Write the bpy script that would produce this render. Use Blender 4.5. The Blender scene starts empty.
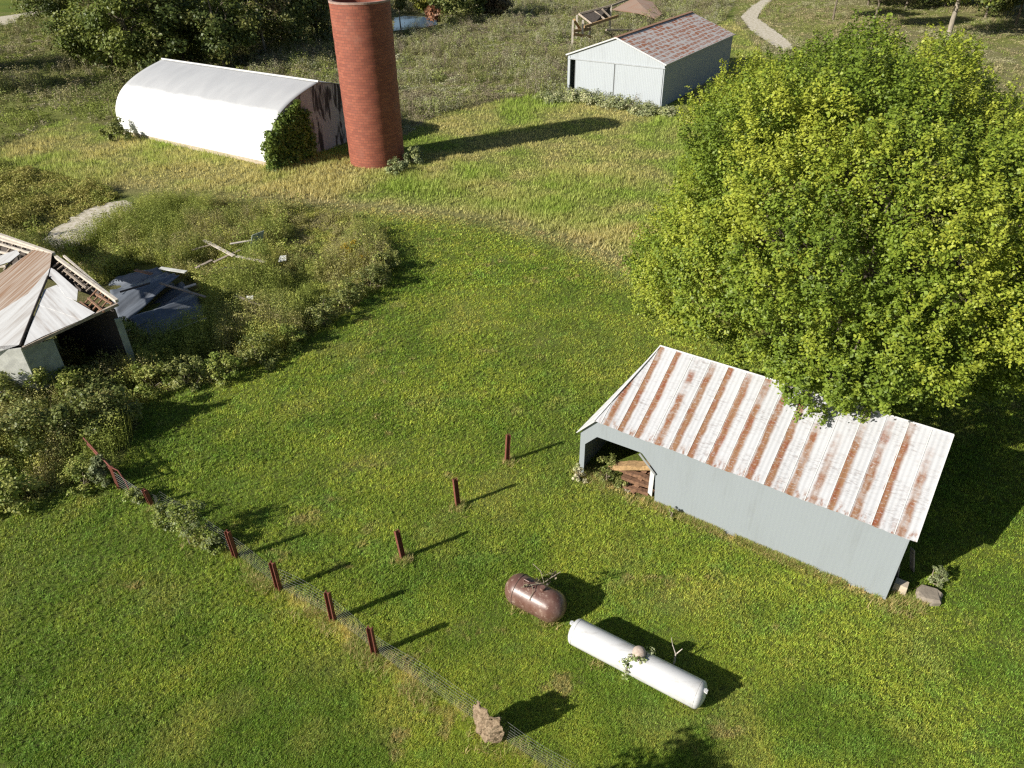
import bpy, bmesh, math, random
import numpy as np
from mathutils import Vector, Matrix
R = np.random.default_rng(7)
random.seed(7)
sc = bpy.context.scene
COL = sc.collection

# ------------------------------------------------------------------ camera model
F_PX, PITCH, ROLL, CAM_H = 735.0, math.radians(34.03), math.radians(0.81), 20.0
FW = np.array([0, math.cos(PITCH), -math.sin(PITCH)])
_up = np.array([0, math.sin(PITCH), math.cos(PITCH)]); _ri = np.array([1.0, 0, 0])
CX = _ri*math.cos(ROLL) - _up*math.sin(ROLL)
CY = _up*math.cos(ROLL) + _ri*math.sin(ROLL)
EYE = np.array([0, 0, CAM_H])
def ray(px, py): return FW*F_PX + CX*(px-512) - CY*(py-384)
def at(px, py, z=0.0):                      # survey point: where a sight line meets height z
    d = ray(px, py); return EYE + d*((z-CAM_H)/d[2])
def at_plane(px, py, p0, n):
    d = ray(px, py); return EYE + d*(np.dot(np.asarray(p0)-EYE, n)/np.dot(d, n))
def at_y(px, py, y):
    d = ray(px, py); return EYE + d*(y/d[1])
def project(P):
    v = np.asarray(P, float)-EYE; z = v@FW
    return np.stack([512+F_PX*(v@CX)/z, 384-F_PX*(v@CY)/z], -1)

cam = bpy.data.cameras.new('camera'); cam.sensor_width = 36; cam.lens = F_PX/1024*36
cam.clip_start = 0.1; cam.clip_end = 6000
co = bpy.data.objects.new('camera', cam); COL.objects.link(co)
m = Matrix(((CX[0], CY[0], -FW[0], 0), (CX[1], CY[1], -FW[1], 0), (CX[2], CY[2], -FW[2], CAM_H), (0, 0, 0, 1)))
co.matrix_world = m
sc.camera = co

# ------------------------------------------------------------------ light
SUN_EL, SUN_HEAD = math.radians(28.5), math.radians(28.1)     # shadows run along heading 28.1 deg
sund = np.array([-math.cos(SUN_EL)*math.cos(SUN_HEAD), -math.cos(SUN_EL)*math.sin(SUN_HEAD), math.sin(SUN_EL)])
sl = bpy.data.lights.new('sun', 'SUN'); sl.energy = 4.8; sl.angle = math.radians(0.5); sl.color = (1, .955, .88)
so = bpy.data.objects.new('sun', sl); COL.objects.link(so)
so.rotation_euler = Vector(-sund).to_track_quat('-Z', 'Y').to_euler(); so.location = (0, 0, 60)
w = bpy.data.worlds.new('World'); sc.world = w; w.use_nodes = True
nt = w.node_tree; sky = nt.nodes.new('ShaderNodeTexSky'); sky.sky_type = 'NISHITA'; sky.sun_disc = False
sky.sun_elevation = SUN_EL; sky.sun_rotation = math.atan2(sund[0], sund[1]) % (2*math.pi)
nt.links.new(sky.outputs[0], nt.nodes['Background'].inputs[0]); nt.nodes['Background'].inputs[1].default_value = 0.05
vs = sc.view_settings; vs.view_transform = 'Standard'; vs.look = 'None'; vs.exposure = 0.6; vs.gamma = 1; vs.use_curve_mapping = False
sc.cycles.use_denoising = False
sc.cycles.filter_width = 1.3
sc.cycles.max_bounces = 5; sc.cycles.diffuse_bounces = 3; sc.cycles.glossy_bounces = 3; sc.cycles.transmission_bounces = 3
sc.cycles.sample_clamp_indirect = 6

# ------------------------------------------------------------------ materials
def nodemat(name, rough=.8, metallic=0.0, spec=.3):
    mt = bpy.data.materials.new(name); mt.use_nodes = True
    b = mt.node_tree.nodes['Principled BSDF']
    b.inputs['Roughness'].default_value = rough; b.inputs['Metallic'].default_value = metallic
    b.inputs['Specular IOR Level'].default_value = spec
    return mt, mt.node_tree, b
def N(nt, typ, **kw):
    n = nt.nodes.new(typ)
    for k, v in kw.items():
        if k.startswith('i_'):
            key = k[2:]; n.inputs[int(key) if key.isdigit() else key].default_value = v
        else: setattr(n, k, v)
    return n
def L(nt, a, b): nt.links.new(a, b)
def math_(nt, op, a, b=None, c=None, clamp=False):
    n = nt.nodes.new('ShaderNodeMath'); n.operation = op; n.use_clamp = clamp
    for i, v in enumerate((a, b, c)):
        if v is None: continue
        if isinstance(v, (int, float)): n.inputs[i].default_value = v
        else: nt.links.new(v, n.inputs[i])
    return n.outputs[0]
def mixc(nt, fac, a, b):
    n = nt.nodes.new('ShaderNodeMix'); n.data_type = 'RGBA'
    for s, v in ((n.inputs[0], fac), (n.inputs[6], a), (n.inputs[7], b)):
        if isinstance(v, (int, float)): s.default_value = v
        elif isinstance(v, tuple): s.default_value = (*v, 1) if len(v) == 3 else v
        else: nt.links.new(v, s)
    return n.outputs[2]
def ramp(nt, fac, a, b):            # smooth step a..b -> 0..1
    n = nt.nodes.new('ShaderNodeMapRange'); n.interpolation_type = 'SMOOTHSTEP'
    n.inputs[1].default_value = a; n.inputs[2].default_value = b; nt.links.new(fac, n.inputs[0]); return n.outputs[0]
def noise(nt, vec, scale, detail=4, rough=.55, dist=0):
    n = nt.nodes.new('ShaderNodeTexNoise'); n.inputs['Scale'].default_value = scale; n.inputs['Detail'].default_value = detail
    n.inputs['Roughness'].default_value = rough; n.inputs['Distortion'].default_value = dist
    if vec is not None: nt.links.new(vec, n.inputs['Vector'])
    return n.outputs['Fac']
def mapping(nt, vec, scale):
    n = nt.nodes.new('ShaderNodeMapping'); n.inputs['Scale'].default_value = scale; nt.links.new(vec, n.inputs['Vector']); return n.outputs[0]
def objc(nt): return nt.nodes.new('ShaderNodeTexCoord').outputs['Object']
def uvc(nt): return nt.nodes.new('ShaderNodeTexCoord').outputs['UV']
def bump(nt, b, h, strength, dist=.02):
    n = nt.nodes.new('ShaderNodeBump'); n.inputs['Strength'].default_value = strength; n.inputs['Distance'].default_value = dist
    nt.links.new(h, n.inputs['Height']); nt.links.new(n.outputs[0], b.inputs['Normal'])

def leafmat(name, trans=.35, rough=.55, spec=.25):
    mt, t, b = nodemat(name, rough, 0, spec)
    a = N(t, 'ShaderNodeAttribute', attribute_name='Col')
    L(t, a.outputs['Color'], b.inputs['Base Color'])
    tr = t.nodes.new('ShaderNodeBsdfTranslucent'); L(t, a.outputs['Color'], tr.inputs['Color'])
    mx = t.nodes.new('ShaderNodeMixShader'); mx.inputs[0].default_value = trans
    L(t, b.outputs[0], mx.inputs[1]); L(t, tr.outputs[0], mx.inputs[2]); L(t, mx.outputs[0], t.nodes['Material Output'].inputs[0])
    return mt
M = {}
M['leaf'] = leafmat('leaf', .24, .5, .3)
M['grass'] = leafmat('grass_blade', .4, .6, .2)
M['weed'] = leafmat('weed_leaf', .3, .65, .2)

def simple(name, col, var=.25, scale=6, rough=.8, metallic=0, spec=.3, bmp=.2, col2=None, sc3=(1, 1, 1)):
    mt, t, b = nodemat(name, rough, metallic, spec)
    c = mapping(t, objc(t), sc3); n = noise(t, c, scale, 6, .65)
    c2 = col2 if col2 else tuple(x*(1-var) for x in col)
    L(t, mixc(t, ramp(t, n, .35, .68), col, c2), b.inputs['Base Color'])
    if bmp: bump(t, b, noise(t, c, scale*4, 4), bmp, .02)
    return mt
M['bark'] = simple('bark', (.20, .165, .12), .45, 5, .95, sc3=(1, 1, .25), bmp=.6)
M['bark_pale'] = simple('bark_pale', (.36, .31, .24), .35, 4, .95, sc3=(1, 1, .3), bmp=.5)
M['twig'] = simple('twig', (.30, .25, .18), .3, 8, .9)
M['old_wood'] = simple('old_wood', (.40, .33, .26), .4, 5, .9, sc3=(1, 1, 1))
M['pale_wood'] = simple('pale_wood', (.62, .55, .46), .3, 5, .9)
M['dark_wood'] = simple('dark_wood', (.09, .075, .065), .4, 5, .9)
M['rusty_plank'] = simple('rusty_plank', (.33, .19, .12), .4, 6, .9)
M['tan_timber'] = simple('tan_timber', (.42, .27, .13), .4, 7, .95, bmp=.8)
M['brown_timber'] = simple('brown_timber', (.22, .12, .07), .5, 7, .95, bmp=.8)
M['red_steel'] = simple('red_steel', (.215, .068, .046), .35, 9, .75, col2=(.13, .05, .036))
M['wire'] = simple('wire', (.10, .10, .098), .3, 20, .5, metallic=.1, bmp=0)
M['stone'] = simple('stone', (.30, .255, .20), .3, 3, .95, bmp=.6)
M['concrete'] = simple('concrete', (.52, .44, .33), .25, 4, .9, bmp=.4)
M['scrap'] = simple('scrap', (.30, .225, .15), .45, 7, .95, bmp=.9, col2=(.15, .105, .065))
M['sage_wall'] = simple('sage_wall', (.33, .37, .33), .3, 3, .85)
M['chalk_wall'] = simple('chalk_wall', (.66, .66, .60), .25, 3, .85)
M['black_metal'] = simple('black_metal', (.03, .03, .03), .2, 9, .6)
M['soil'] = simple('soil', (.15, .105, .065), .35, 5, .95)

def sheetmat(name, base, stain, amount=.55, rib=.76, rough=.55, metallic=.0, stretch=(1, .25, 1), wave=True, stain_scale=1.2, bmp=.3):
    """ribbed metal sheet; UV: u across ribs in metres, v along them"""
    mt, t, b = nodemat(name, rough, metallic, .4)
    uv = uvc(t); c = mapping(t, uv, stretch)
    n = noise(t, c, stain_scale, 7, .65); n2 = noise(t, mapping(t, uv, (9, .35, 1)), 1, 4)
    f = math_(t, 'MULTIPLY', ramp(t, n, .62-amount*.3, .92-amount*.3), ramp(t, n2, .25, .7))
    L(t, mixc(t, f, base, stain), b.inputs['Base Color'])
    if wave:
        wv = N(t, 'ShaderNodeTexWave', wave_type='BANDS', bands_direction='X'); wv.inputs['Scale'].default_value = rib; L(t, uv, wv.inputs['Vector'])
        bump(t, b, wv.outputs['Fac'], bmp, .03)
    return mt
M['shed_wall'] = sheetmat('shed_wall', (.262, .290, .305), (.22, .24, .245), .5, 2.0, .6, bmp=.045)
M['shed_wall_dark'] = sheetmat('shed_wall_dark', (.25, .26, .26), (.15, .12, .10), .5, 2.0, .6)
M['white_trim'] = simple('white_trim', (.60, .60, .58), .12, 4, .6)
M['barn_white'] = sheetmat('barn_white', (.80, .80, .78), (.52, .53, .53), .35, 1.2, .5, wave=False)
M['hip_white'] = sheetmat('hip_white', (.55, .55, .54), (.42, .36, .30), .5, 1.2, .5)
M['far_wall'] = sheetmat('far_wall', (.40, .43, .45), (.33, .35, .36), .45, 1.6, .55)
M['far_wall_shade'] = sheetmat('far_wall_shade', (.25, .29, .34), (.19, .22, .26), .5, 1.6, .5)  # front metal made darker and bluer: shade of the unlit side in its colour
M['ruin_white'] = sheetmat('ruin_white', (.50, .50, .49), (.30, .27, .24), .8, 1.3, .5, stretch=(1.6, .22, 1), bmp=.12)
M['ruin_pale'] = sheetmat('ruin_pale', (.62, .62, .61), (.34, .30, .27), .85, 1.3, .5, stretch=(1.6, .22, 1), bmp=.06)  # lighter than ruin_white to make up for weak sun on the hip
M['ruin_rust'] = sheetmat('ruin_rust', (.40, .35, .30), (.21, .112, .055), 1.7, 1.3, .7, stretch=(1.3, .16, 1), bmp=.12)
M['fallen_sheet'] = sheetmat('fallen_sheet', (.17, .19, .22), (.09, .085, .085), .6, 1.3, .45, .3, stretch=(1.2, .3, 1))  # dark blue holds house shade and sky reflection put into the colour
M['tan_sheet'] = sheetmat('tan_sheet', (.46, .33, .24), (.45, .22, .13), .8, 1.3, .7)

# rusted near roof: u along ridge (m), v up the slope (m)
mt, t, b = nodemat('rusted_roof', .55, 0, .35); uv = uvc(t); sx = t.nodes.new('ShaderNodeSeparateXYZ'); L(t, uv, sx.inputs[0]); U, V = sx.outputs[0], sx.outputs[1]
wob = math_(t, 'MULTIPLY_ADD', noise(t, mapping(t, uv, (1.5, 1.2, 1)), 1.6, 4), .16, -.08)
P_ = .70
ux = math_(t, 'DIVIDE', math_(t, 'ADD', U, wob), P_)
cell = math_(t, 'FLOOR', ux); fr0 = math_(t, 'FRACT', ux)
wn = N(t, 'ShaderNodeTexWhiteNoise', noise_dimensions='1D'); L(t, cell, wn.inputs['W'])
fr = math_(t, 'ADD', fr0, math_(t, 'MULTIPLY_ADD', wn.outputs['Value'], .22, -.13))
band = math_(t, 'MULTIPLY', ramp(t, fr, .0, .14), math_(t, 'SUBTRACT', 1, ramp(t, fr, .33, .52)))
cv = t.nodes.new('ShaderNodeCombineXYZ'); L(t, math_(t, 'MULTIPLY', cell, 7.31), cv.inputs[0]); L(t, math_(t, 'MULTIPLY', V, .55), cv.inputs[1])
along = noise(t, cv.outputs[0], 1.4, 4, .6)
blot = noise(t, mapping(t, uv, (1.3, .7, 1)), 4.5, 6, .7)
low = math_(t, 'SUBTRACT', 1, ramp(t, V, 1.2, 4.1))                # more rust towards the eave
left = math_(t, 'SUBTRACT', 1, math_(t, 'MULTIPLY', ramp(t, U, 4, 12), .36))
amt = math_(t, 'ADD', math_(t, 'MULTIPLY_ADD', along, 1.35, -.30), math_(t, 'MULTIPLY_ADD', wn.outputs['Value'], .46, -.24))
amt = math_(t, 'MULTIPLY', math_(t, 'ADD', math_(t, 'MULTIPLY', amt, .86), math_(t, 'MULTIPLY', low, .32)), left)
edge = math_(t, 'MULTIPLY', math_(t, 'SUBTRACT', 1, ramp(t, V, .05, .55)), ramp(t, noise(t, mapping(t, uv, (2.5, 1, 1)), 1.7, 3), .42, .6))
f = math_(t, 'MULTIPLY', math_(t, 'MULTIPLY', band, ramp(t, noise(t, mapping(t, uv, (5, 12, 1)), 1.2, 6, .75), .26, .50)), ramp(t, math_(t, 'MULTIPLY', amt, math_(t, 'MULTIPLY_ADD', blot, 1.0, .55)), .16, .50))
f = math_(t, 'MAXIMUM', f, math_(t, 'MULTIPLY', edge, ramp(t, blot, .40, .62)))
rustc = mixc(t, ramp(t, math_(t, 'ADD', math_(t, 'MULTIPLY', along, .5), math_(t, 'MULTIPLY', blot, .5)), .46, .64), (.225, .118, .058), (.19, .056, .022))
grime = math_(t, 'MULTIPLY', ramp(t, noise(t, mapping(t, uv, (2, 6, 1)), 1.6, 6, .7), .48, .75), .45)
dash = ramp(t, noise(t, mapping(t, uv, (3.2, 13, 1)), 1.0, 5, .75), .47, .62)
dark_ = math_(t, 'MULTIPLY', dash, math_(t, 'MULTIPLY', ramp(t, noise(t, uv, 1.1, 4), .40, .64), .62))
basec = mixc(t, dark_, mixc(t, grime, (.45, .455, .465), (.35, .325, .31)), (.22, .19, .18))
L(t, mixc(t, f, basec, rustc), b.inputs['Base Color'])
wv = N(t, 'ShaderNodeTexWave', wave_type='BANDS', bands_direction='X'); wv.inputs['Scale'].default_value = 1.9; L(t, uv, wv.inputs['Vector'])
bump(t, b, wv.outputs['Fac'], .3, .03)
M['rusted_roof'] = mt

# speckled far roof
mt, t, b = nodemat('speckled_roof', .65, 0, .3); uv = uvc(t)
bk = N(t, 'ShaderNodeTexBrick'); bk.offset = .5; bk.inputs['Scale'].default_value = 1; bk.inputs['Brick Width'].default_value = 1.15; bk.inputs['Row Height'].default_value = .62
bk.inputs['Mortar Size'].default_value = .15; bk.inputs['Mortar Smooth'].default_value = .9
va = N(t, 'ShaderNodeVectorMath', operation='ADD'); nz = N(t, 'ShaderNodeTexNoise'); nz.inputs['Scale'].default_value = .9; L(t, uv, nz.inputs['Vector']); vm_ = N(t, 'ShaderNodeVectorMath', operation='SCALE'); vm_.inputs['Scale'].default_value = .55; L(t, nz.outputs['Color'], vm_.inputs[0]); L(t, uv, va.inputs[0]); L(t, vm_.outputs[0], va.inputs[1]); L(t, va.outputs[0], bk.inputs['Vector'])
n1 = noise(t, uv, 1.2, 6, .7); n2 = noise(t, mapping(t, uv, (.22, .28, 1)), 1, 3)
k = math_(t, 'ADD', math_(t, 'MULTIPLY', math_(t, 'SUBTRACT', 1, bk.outputs['Fac']), .30), math_(t, 'ADD', math_(t, 'MULTIPLY', n1, 1.0), math_(t, 'MULTIPLY', n2, .55)))
L(t, mixc(t, ramp(t, k, .84, 1.16), (.56, .53, .50), mixc(t, n1, (.44, .215, .12), (.33, .115, .06))), b.inputs['Base Color'])
M['speckled_roof'] = mt

# silo tile
mt, t, b = nodemat('silo_tile', .7, 0, .35); uv = uvc(t)
bk = N(t, 'ShaderNodeTexBrick'); bk.offset = .5; bk.inputs['Scale'].default_value = 1; bk.inputs['Brick Width'].default_value = .44; bk.inputs['Row Height'].default_value = .22
bk.inputs['Mortar Size'].default_value = .014; bk.inputs['Bias'].default_value = 0
bk.inputs['Color1'].default_value = (.325, .102, .060, 1); bk.inputs['Color2'].default_value = (.235, .070, .044, 1); bk.inputs['Mortar'].default_value = (.14, .06, .042, 1)
L(t, uv, bk.inputs['Vector'])
n1 = noise(t, mapping(t, uv, (.35, 1.6, 1)), 1, 5, .7); n2 = noise(t, uv, .5, 5, .6)
c = mixc(t, math_(t, 'MULTIPLY', ramp(t, n1, .5, .75), .45), bk.outputs['Color'], (.20, .065, .045))
c = mixc(t, math_(t, 'MULTIPLY', ramp(t, n2, .55, .75), .35), c, (.36, .17, .12))
L(t, c, b.inputs['Base Color']); bump(t, b, bk.outputs['Fac'], -.4, .02)
M['silo_tile'] = mt

# peeling barn end
mt, t, b = nodemat('peeling_end', .9, 0, .2); uv = uvc(t)
n1 = noise(t, mapping(t, uv, (1.3, .32, 1)), 1.1, 6, .62, .6)
L(t, mixc(t, ramp(t, n1, .50, .60), (.39, .375, .37), (.06, .052, .05)), b.inputs['Base Color'])
M['peeling_end'] = mt

# tanks
mt, t, b = nodemat('tank_white', .38, 0, .5); o = objc(t)
n1 = noise(t, mapping(t, o, (1, 3, 3)), 1.3, 6, .65)
L(t, mixc(t, math_(t, 'MULTIPLY', ramp(t, n1, .48, .80), .75), (.58, .58, .575), (.33, .31, .28)), b.inputs['Base Color'])
M['tank_white'] = mt
mt, t, b = nodemat('tank_rust', .36, 0, .5); o = objc(t)
n1 = noise(t, o, 2.2, 7, .7); n2 = noise(t, o, 6, 6, .7)
c = mixc(t, ramp(t, n1, .4, .7), (.125, .062, .047), (.20, .12, .095))
c = mixc(t, ramp(t, n2, .54, .68), c, (.34, .25, .20))
L(t, c, b.inputs['Base Color']); bump(t, b, n2, .25, .02)
M['tank_rust'] = mt
M['weld'] = simple('weld', (.50, .49, .46), .3, 9, .6)
# water
mt, t, b = nodemat('pond_water', .08, 0, .6); b.inputs['Base Color'].default_value = (.10, .16, .24, 1)
bump(t, b, noise(t, objc(t), 3, 3), .15, .05); M['water'] = mt
# ground
mt, t, b = nodemat('ground_soil_and_sward', .95, 0, .1)
a = N(t, 'ShaderNodeAttribute', attribute_name='Col'); o = objc(t)
n1 = noise(t, o, 9, 8, .75); n2 = noise(t, o, .7, 5, .6)
c = mixc(t, ramp(t, n1, .36, .66), a.outputs['Color'], (.075, .08, .026))
h = N(t, 'ShaderNodeHueSaturation'); L(t, c, h.inputs['Color']); L(t, math_(t, 'MULTIPLY_ADD', n2, .5, .75), h.inputs['Value'])
L(t, h.outputs[0], b.inputs['Base Color']); bump(t, b, n1, .6, .08)
M['ground'] = mt
mt, t, b = nodemat('pale_gravel', .95, 0, .1); o = objc(t)
n1 = noise(t, o, 2.5, 8, .75)
L(t, mixc(t, ramp(t, n1, .35, .65), (.66, .60, .51), (.36, .32, .21)), b.inputs['Base Color']); M['gravel'] = mt

# ------------------------------------------------------------------ builders
ORIGIN = {}; GAIN = {'leaf': 1.45, 'weed_leaf': 2.3, 'grass_blade': 3.5}
def tag(o, label=None, cat=None, group=None, kind=None):
    if label: o['label'] = label
    if cat: o['category'] = cat
    if group: o['group'] = group
    if kind: o['kind'] = kind
    return o
def thing(name, loc, label, cat, group=None):
    o = bpy.data.objects.new(name, None); COL.objects.link(o); o.location = tuple(float(x) for x in loc); o.empty_display_size = .3
    ORIGIN[o.name] = np.array(loc, float); return tag(o, label, cat, group)
def link(name, me, parent, origin):
    o = bpy.data.objects.new(name, me); COL.objects.link(o); ORIGIN[o.name] = origin
    if parent is not None: o.parent = parent
    else: o.location = tuple(float(x) for x in origin)
    return o
def copy_tree(o, parent=None):
    c = o.copy(); COL.objects.link(c)
    if parent is not None: c.parent = parent
    ORIGIN[c.name] = ORIGIN.get(o.name)
    for ch in list(o.children): copy_tree(ch, c)
    return c

class MB:
    """collects shapes given in world metres, then links them as ONE mesh object"""
    def __init__(s): s.v = []; s.f = []; s.uv = []; s.sm = []
    def add(s, vs, fs, uvs=None, smooth=False):
        o = len(s.v); s.v += [tuple(map(float, p)) for p in vs]
        for k, fc in enumerate(fs):
            s.f.append([o+i for i in fc]); s.sm.append(smooth)
            s.uv.append([tuple(uvs[i]) for i in fc] if uvs is not None else [(0, 0)]*len(fc))
        return s
    def prism(s, poly, thick, uvs=None):
        """flat polygon (list of 3-D points) given thickness along its normal"""
        P = [np.asarray(p, float) for p in poly]; n = np.zeros(3)
        for i in range(len(P)): n += np.cross(P[i], P[(i+1) % len(P)])
        n /= np.linalg.norm(n); k = len(P)
        vs = P + [p-n*thick for p in P]
        fs = [list(range(k)), list(range(2*k-1, k-1, -1))] + [[i, k+i, k+(i+1) % k, (i+1) % k] for i in range(k)]
        return s.add(vs, fs, (list(uvs)*2) if uvs is not None else None)
    def bar(s, p, q, w, h=None, up=(0, 0, 1)):
        p = np.asarray(p, float); q = np.asarray(q, float); h = h or w; d = q-p; d /= np.linalg.norm(d)
        a = np.cross(d, up)
        if np.linalg.norm(a) < 1e-3: a = np.cross(d, (1, 0, 0))
        a /= np.linalg.norm(a); c = np.cross(a, d); ln = np.linalg.norm(q-p)
        vs = [e+a*x*w/2+c*y*h/2 for e in (p, q) for x, y in ((-1, -1), (1, -1), (1, 1), (-1, 1))]
        uv = [(x, e) for e in (0, ln) for x in (0, w, w+h, 2*w+h)]
        return s.add(vs, [[3, 2, 1, 0], [4, 5, 6, 7], [0, 1, 5, 4], [1, 2, 6, 5], [2, 3, 7, 6], [3, 0, 4, 7]], uv)
    def box(s, c, sx, sy, sz, rz=0, taper=1.0):
        c = np.asarray(c, float); ca, sa = math.cos(rz), math.sin(rz); vs = []
        for z, k in ((0, 1), (1, taper)):
            for x, y in ((-1, -1), (1, -1), (1, 1), (-1, 1)):
                X, Y = x*sx/2*k, y*sy/2*k; vs.append(c+np.array([X*ca-Y*sa, X*sa+Y*ca, z*sz]))
        return s.add(vs, [[3, 2, 1, 0], [4, 5, 6, 7], [0, 1, 5, 4], [1, 2, 6, 5], [2, 3, 7, 6], [3, 0, 4, 7]])
    def tube(s, pts, rad, n=8, cap=True):
        P = [np.asarray(p, float) for p in pts]; k = len(P); rad = rad if hasattr(rad, '__len__') else [rad]*k
        vs = []; ref = None
        for i in range(k):
            d = P[min(i+1, k-1)]-P[max(i-1, 0)]; d /= (np.linalg.norm(d)+1e-9)
            if ref is None: ref = np.cross(d, (0, 0, 1) if abs(d[2]) < .9 else (1, 0, 0))
            a = ref-d*np.dot(ref, d); a /= (np.linalg.norm(a)+1e-9); ref = a; c = np.cross(d, a)
            for j in range(n):
                th = 2*math.pi*j/n; vs.append(P[i]+(a*math.cos(th)+c*math.sin(th))*rad[i])
        fs = [[i*n+j, i*n+(j+1) % n, (i+1)*n+(j+1) % n, (i+1)*n+j] for i in range(k-1) for j in range(n)]
        s.add(vs, fs, None, n > 5)
        if cap: s.add(vs[:n], [list(range(n-1, -1, -1))]); s.add(vs[-n:], [list(range(n))])
        return s
    def build(s, name, mat, parent=None, origin=None):
        if parent is not None: origin = ORIGIN[parent.name]
        if origin is None: origin = np.array(s.v).min(0)*.5+np.array(s.v).max(0)*.5; origin[2] = np.array(s.v)[:, 2].min()
        origin = np.asarray(origin, float)
        me = bpy.data.meshes.new(name); me.from_pydata([tuple(np.array(v)-origin) for v in s.v], [], s.f)
        uvl = me.uv_layers.new(name='UVMap'); i = 0
        for p, u in zip(me.polygons, s.uv):
            for q in u: uvl.data[i].uv = q; i += 1
        me.polygons.foreach_set('use_smooth', s.sm)
        me.materials.append(mat); me.validate(); me.update()
        bm = bmesh.new(); bm.from_mesh(me); bmesh.ops.recalc_face_normals(bm, faces=bm.faces); bm.to_mesh(me); bm.free()
        return link(name, me, parent, origin)

def soup(name, V, C, k, mat, parent=None, origin=(0, 0, 0)):
    """many k-gon faces from arrays V (n,k,3), C (n,3) as one mesh"""
    if parent is not None: origin = ORIGIN[parent.name]
    origin = np.asarray(origin, float)
    n = len(V); me = bpy.data.meshes.new(name)
    me.vertices.add(n*k); me.vertices.foreach_set('co', (V-origin).astype(np.float32).ravel())
    me.loops.add(n*k); me.loops.foreach_set('vertex_index', np.arange(n*k, dtype=np.int32))
    me.polygons.add(n); me.polygons.foreach_set('loop_start', np.arange(0, n*k, k, dtype=np.int32))
    me.update()
    C = C*GAIN.get(mat.name, 1.0)
    at_ = me.color_attributes.new('Col', 'FLOAT_COLOR', 'POINT')
    cc = np.ones((n, k, 4), np.float32); cc[:, :, :3] = np.clip(C, .003, .95)[:, None, :]
    at_.data.foreach_set('color', cc.ravel())
    me.materials.append(mat); return link(name, me, parent, origin)

# value noise on the ground plane
_grid = R.random((256, 256))
def vn(x, y, s, seed=0):
    X = np.asarray(x)/s+seed*17.3+1000; Y = np.asarray(y)/s+seed*9.7+1000
    xi = np.floor(X).astype(int); yi = np.floor(Y).astype(int); fx = X-xi; fy = Y-yi
    fx = fx*fx*(3-2*fx); fy = fy*fy*(3-2*fy); g = lambda a, b_: _grid[a % 256, b_ % 256]
    return (g(xi, yi)*(1-fx)+g(xi+1, yi)*fx)*(1-fy)+(g(xi, yi+1)*(1-fx)+g(xi+1, yi+1)*fx)*fy
def fbm(x, y, s, seed=0, o=4):
    v = 0; a = .5; tot = 0
    for i in range(o): v = v+a*vn(x, y, s/2**i, seed+i*3); tot += a; a *= .55
    return v/tot
def inpoly(x, y, poly):
    x = np.asarray(x); r = np.zeros(x.shape, bool); n = len(poly); j = n-1
    for i in range(n):
        xi, yi = poly[i][:2]; xj, yj = poly[j][:2]
        c = ((yi > y) != (yj > y)) & (x < (xj-xi)*(y-yi)/(yj-yi+1e-12)+xi); r ^= c; j = i
    return r
def dline(x, y, pts):
    d = np.full(np.shape(x), 1e9)
    for (ax, ay), (bx, by) in zip([p[:2] for p in pts[:-1]], [p[:2] for p in pts[1:]]):
        vx, vy = bx-ax, by-ay; tt = np.clip(((x-ax)*vx+(y-ay)*vy)/(vx*vx+vy*vy), 0, 1)
        d = np.minimum(d, np.hypot(x-ax-tt*vx, y-ay-tt*vy))
    return d
def sstep(v, a, b): q = np.clip((v-a)/(b-a), 0, 1); return q*q*(3-2*q)
def poly(px): return [at(*p)[:2] for p in px]
def lerp(a, b, f): return np.asarray(a)*(1-f[..., None])+np.asarray(b)*f[..., None]

# ------------------------------------------------------------------ ground regions (surveyed on the ground)
TRACK = poly([(-260, 182), (0, 186), (130, 190), (250, 197), (330, 204), (430, 212), (500, 220), (560, 236), (625, 262), (700, 300), (800, 330)])
FAR_SIDE = TRACK + poly([(1400, 330), (1400, 12), (-500, 12)])
RUIN_WEEDS = poly([(-60, 250), (20, 243), (90, 214), (190, 204), (300, 209), (372, 222), (392, 262), (384, 284), (330, 322), (272, 358), (205, 383), (140, 396), (132, 440), (118, 470), (60, 490), (0, 512), (-80, 520)])
SCRUB_R = poly([(250, 86), (335, 100), (404, 136), (440, 113), (500, 100), (545, 93), (575, 101), (640, 112), (640, 60), (725, 20), (740, -8), (250, -8)])
SCRUB_L = poly([(-200, 16), (10, 26), (40, 14), (330, 10), (335, 84), (250, 84), (150, 100), (118, 128), (60, 118), (0, 150), (-200, 200)])
OLIVE = poly([(-150, 175), (0, 165), (60, 175), (120, 196), (95, 212), (20, 240), (-150, 262)])
SCRUB_T = poly([(735, -8), (735, 22), (770, 60), (830, 100), (1300, 160), (1300, -8)])
GRAVEL_DRIVE = poly([(768, -4), (752, 6), (741, 17), (749, 29), (766, 42), (783, 51), (795, 49), (786, 39), (770, 27), (757, 18), (762, 10), (776, -4)])
BARE = poly([(28, 250), (56, 228), (86, 209), (124, 200), (138, 210), (112, 223), (90, 240), (62, 254)])
FENCE = [np.array(p) for p in ((-14.26, 21.45), (-10.1, 18.66), (-8.14, 17.11), (-6.03, 15.82), (-4.45, 14.49), (-.77, 11.76), (1.56, 10.2), (4.6, 7.9))]
SHED_O = np.array([2.87, 23.0, 0]); SD = np.array([12.44-2.87, 16.40-23.0, 0]); SD /= np.linalg.norm(SD); SN = np.array([-SD[1], SD[0], 0])
def S(a, n, z): return SHED_O+SD*a+SN*n+np.array([0, 0, z])
SHED_FOOT = [S(a, n, 0)[:2] for a, n in ((-.1, .02), (11.6, .02), (11.6, 6.6), (-.1, 6.6))]
SHED_FRONT = [S(-.2, 0, 0)[:2], S(11.62, 0, 0)[:2]]

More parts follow.
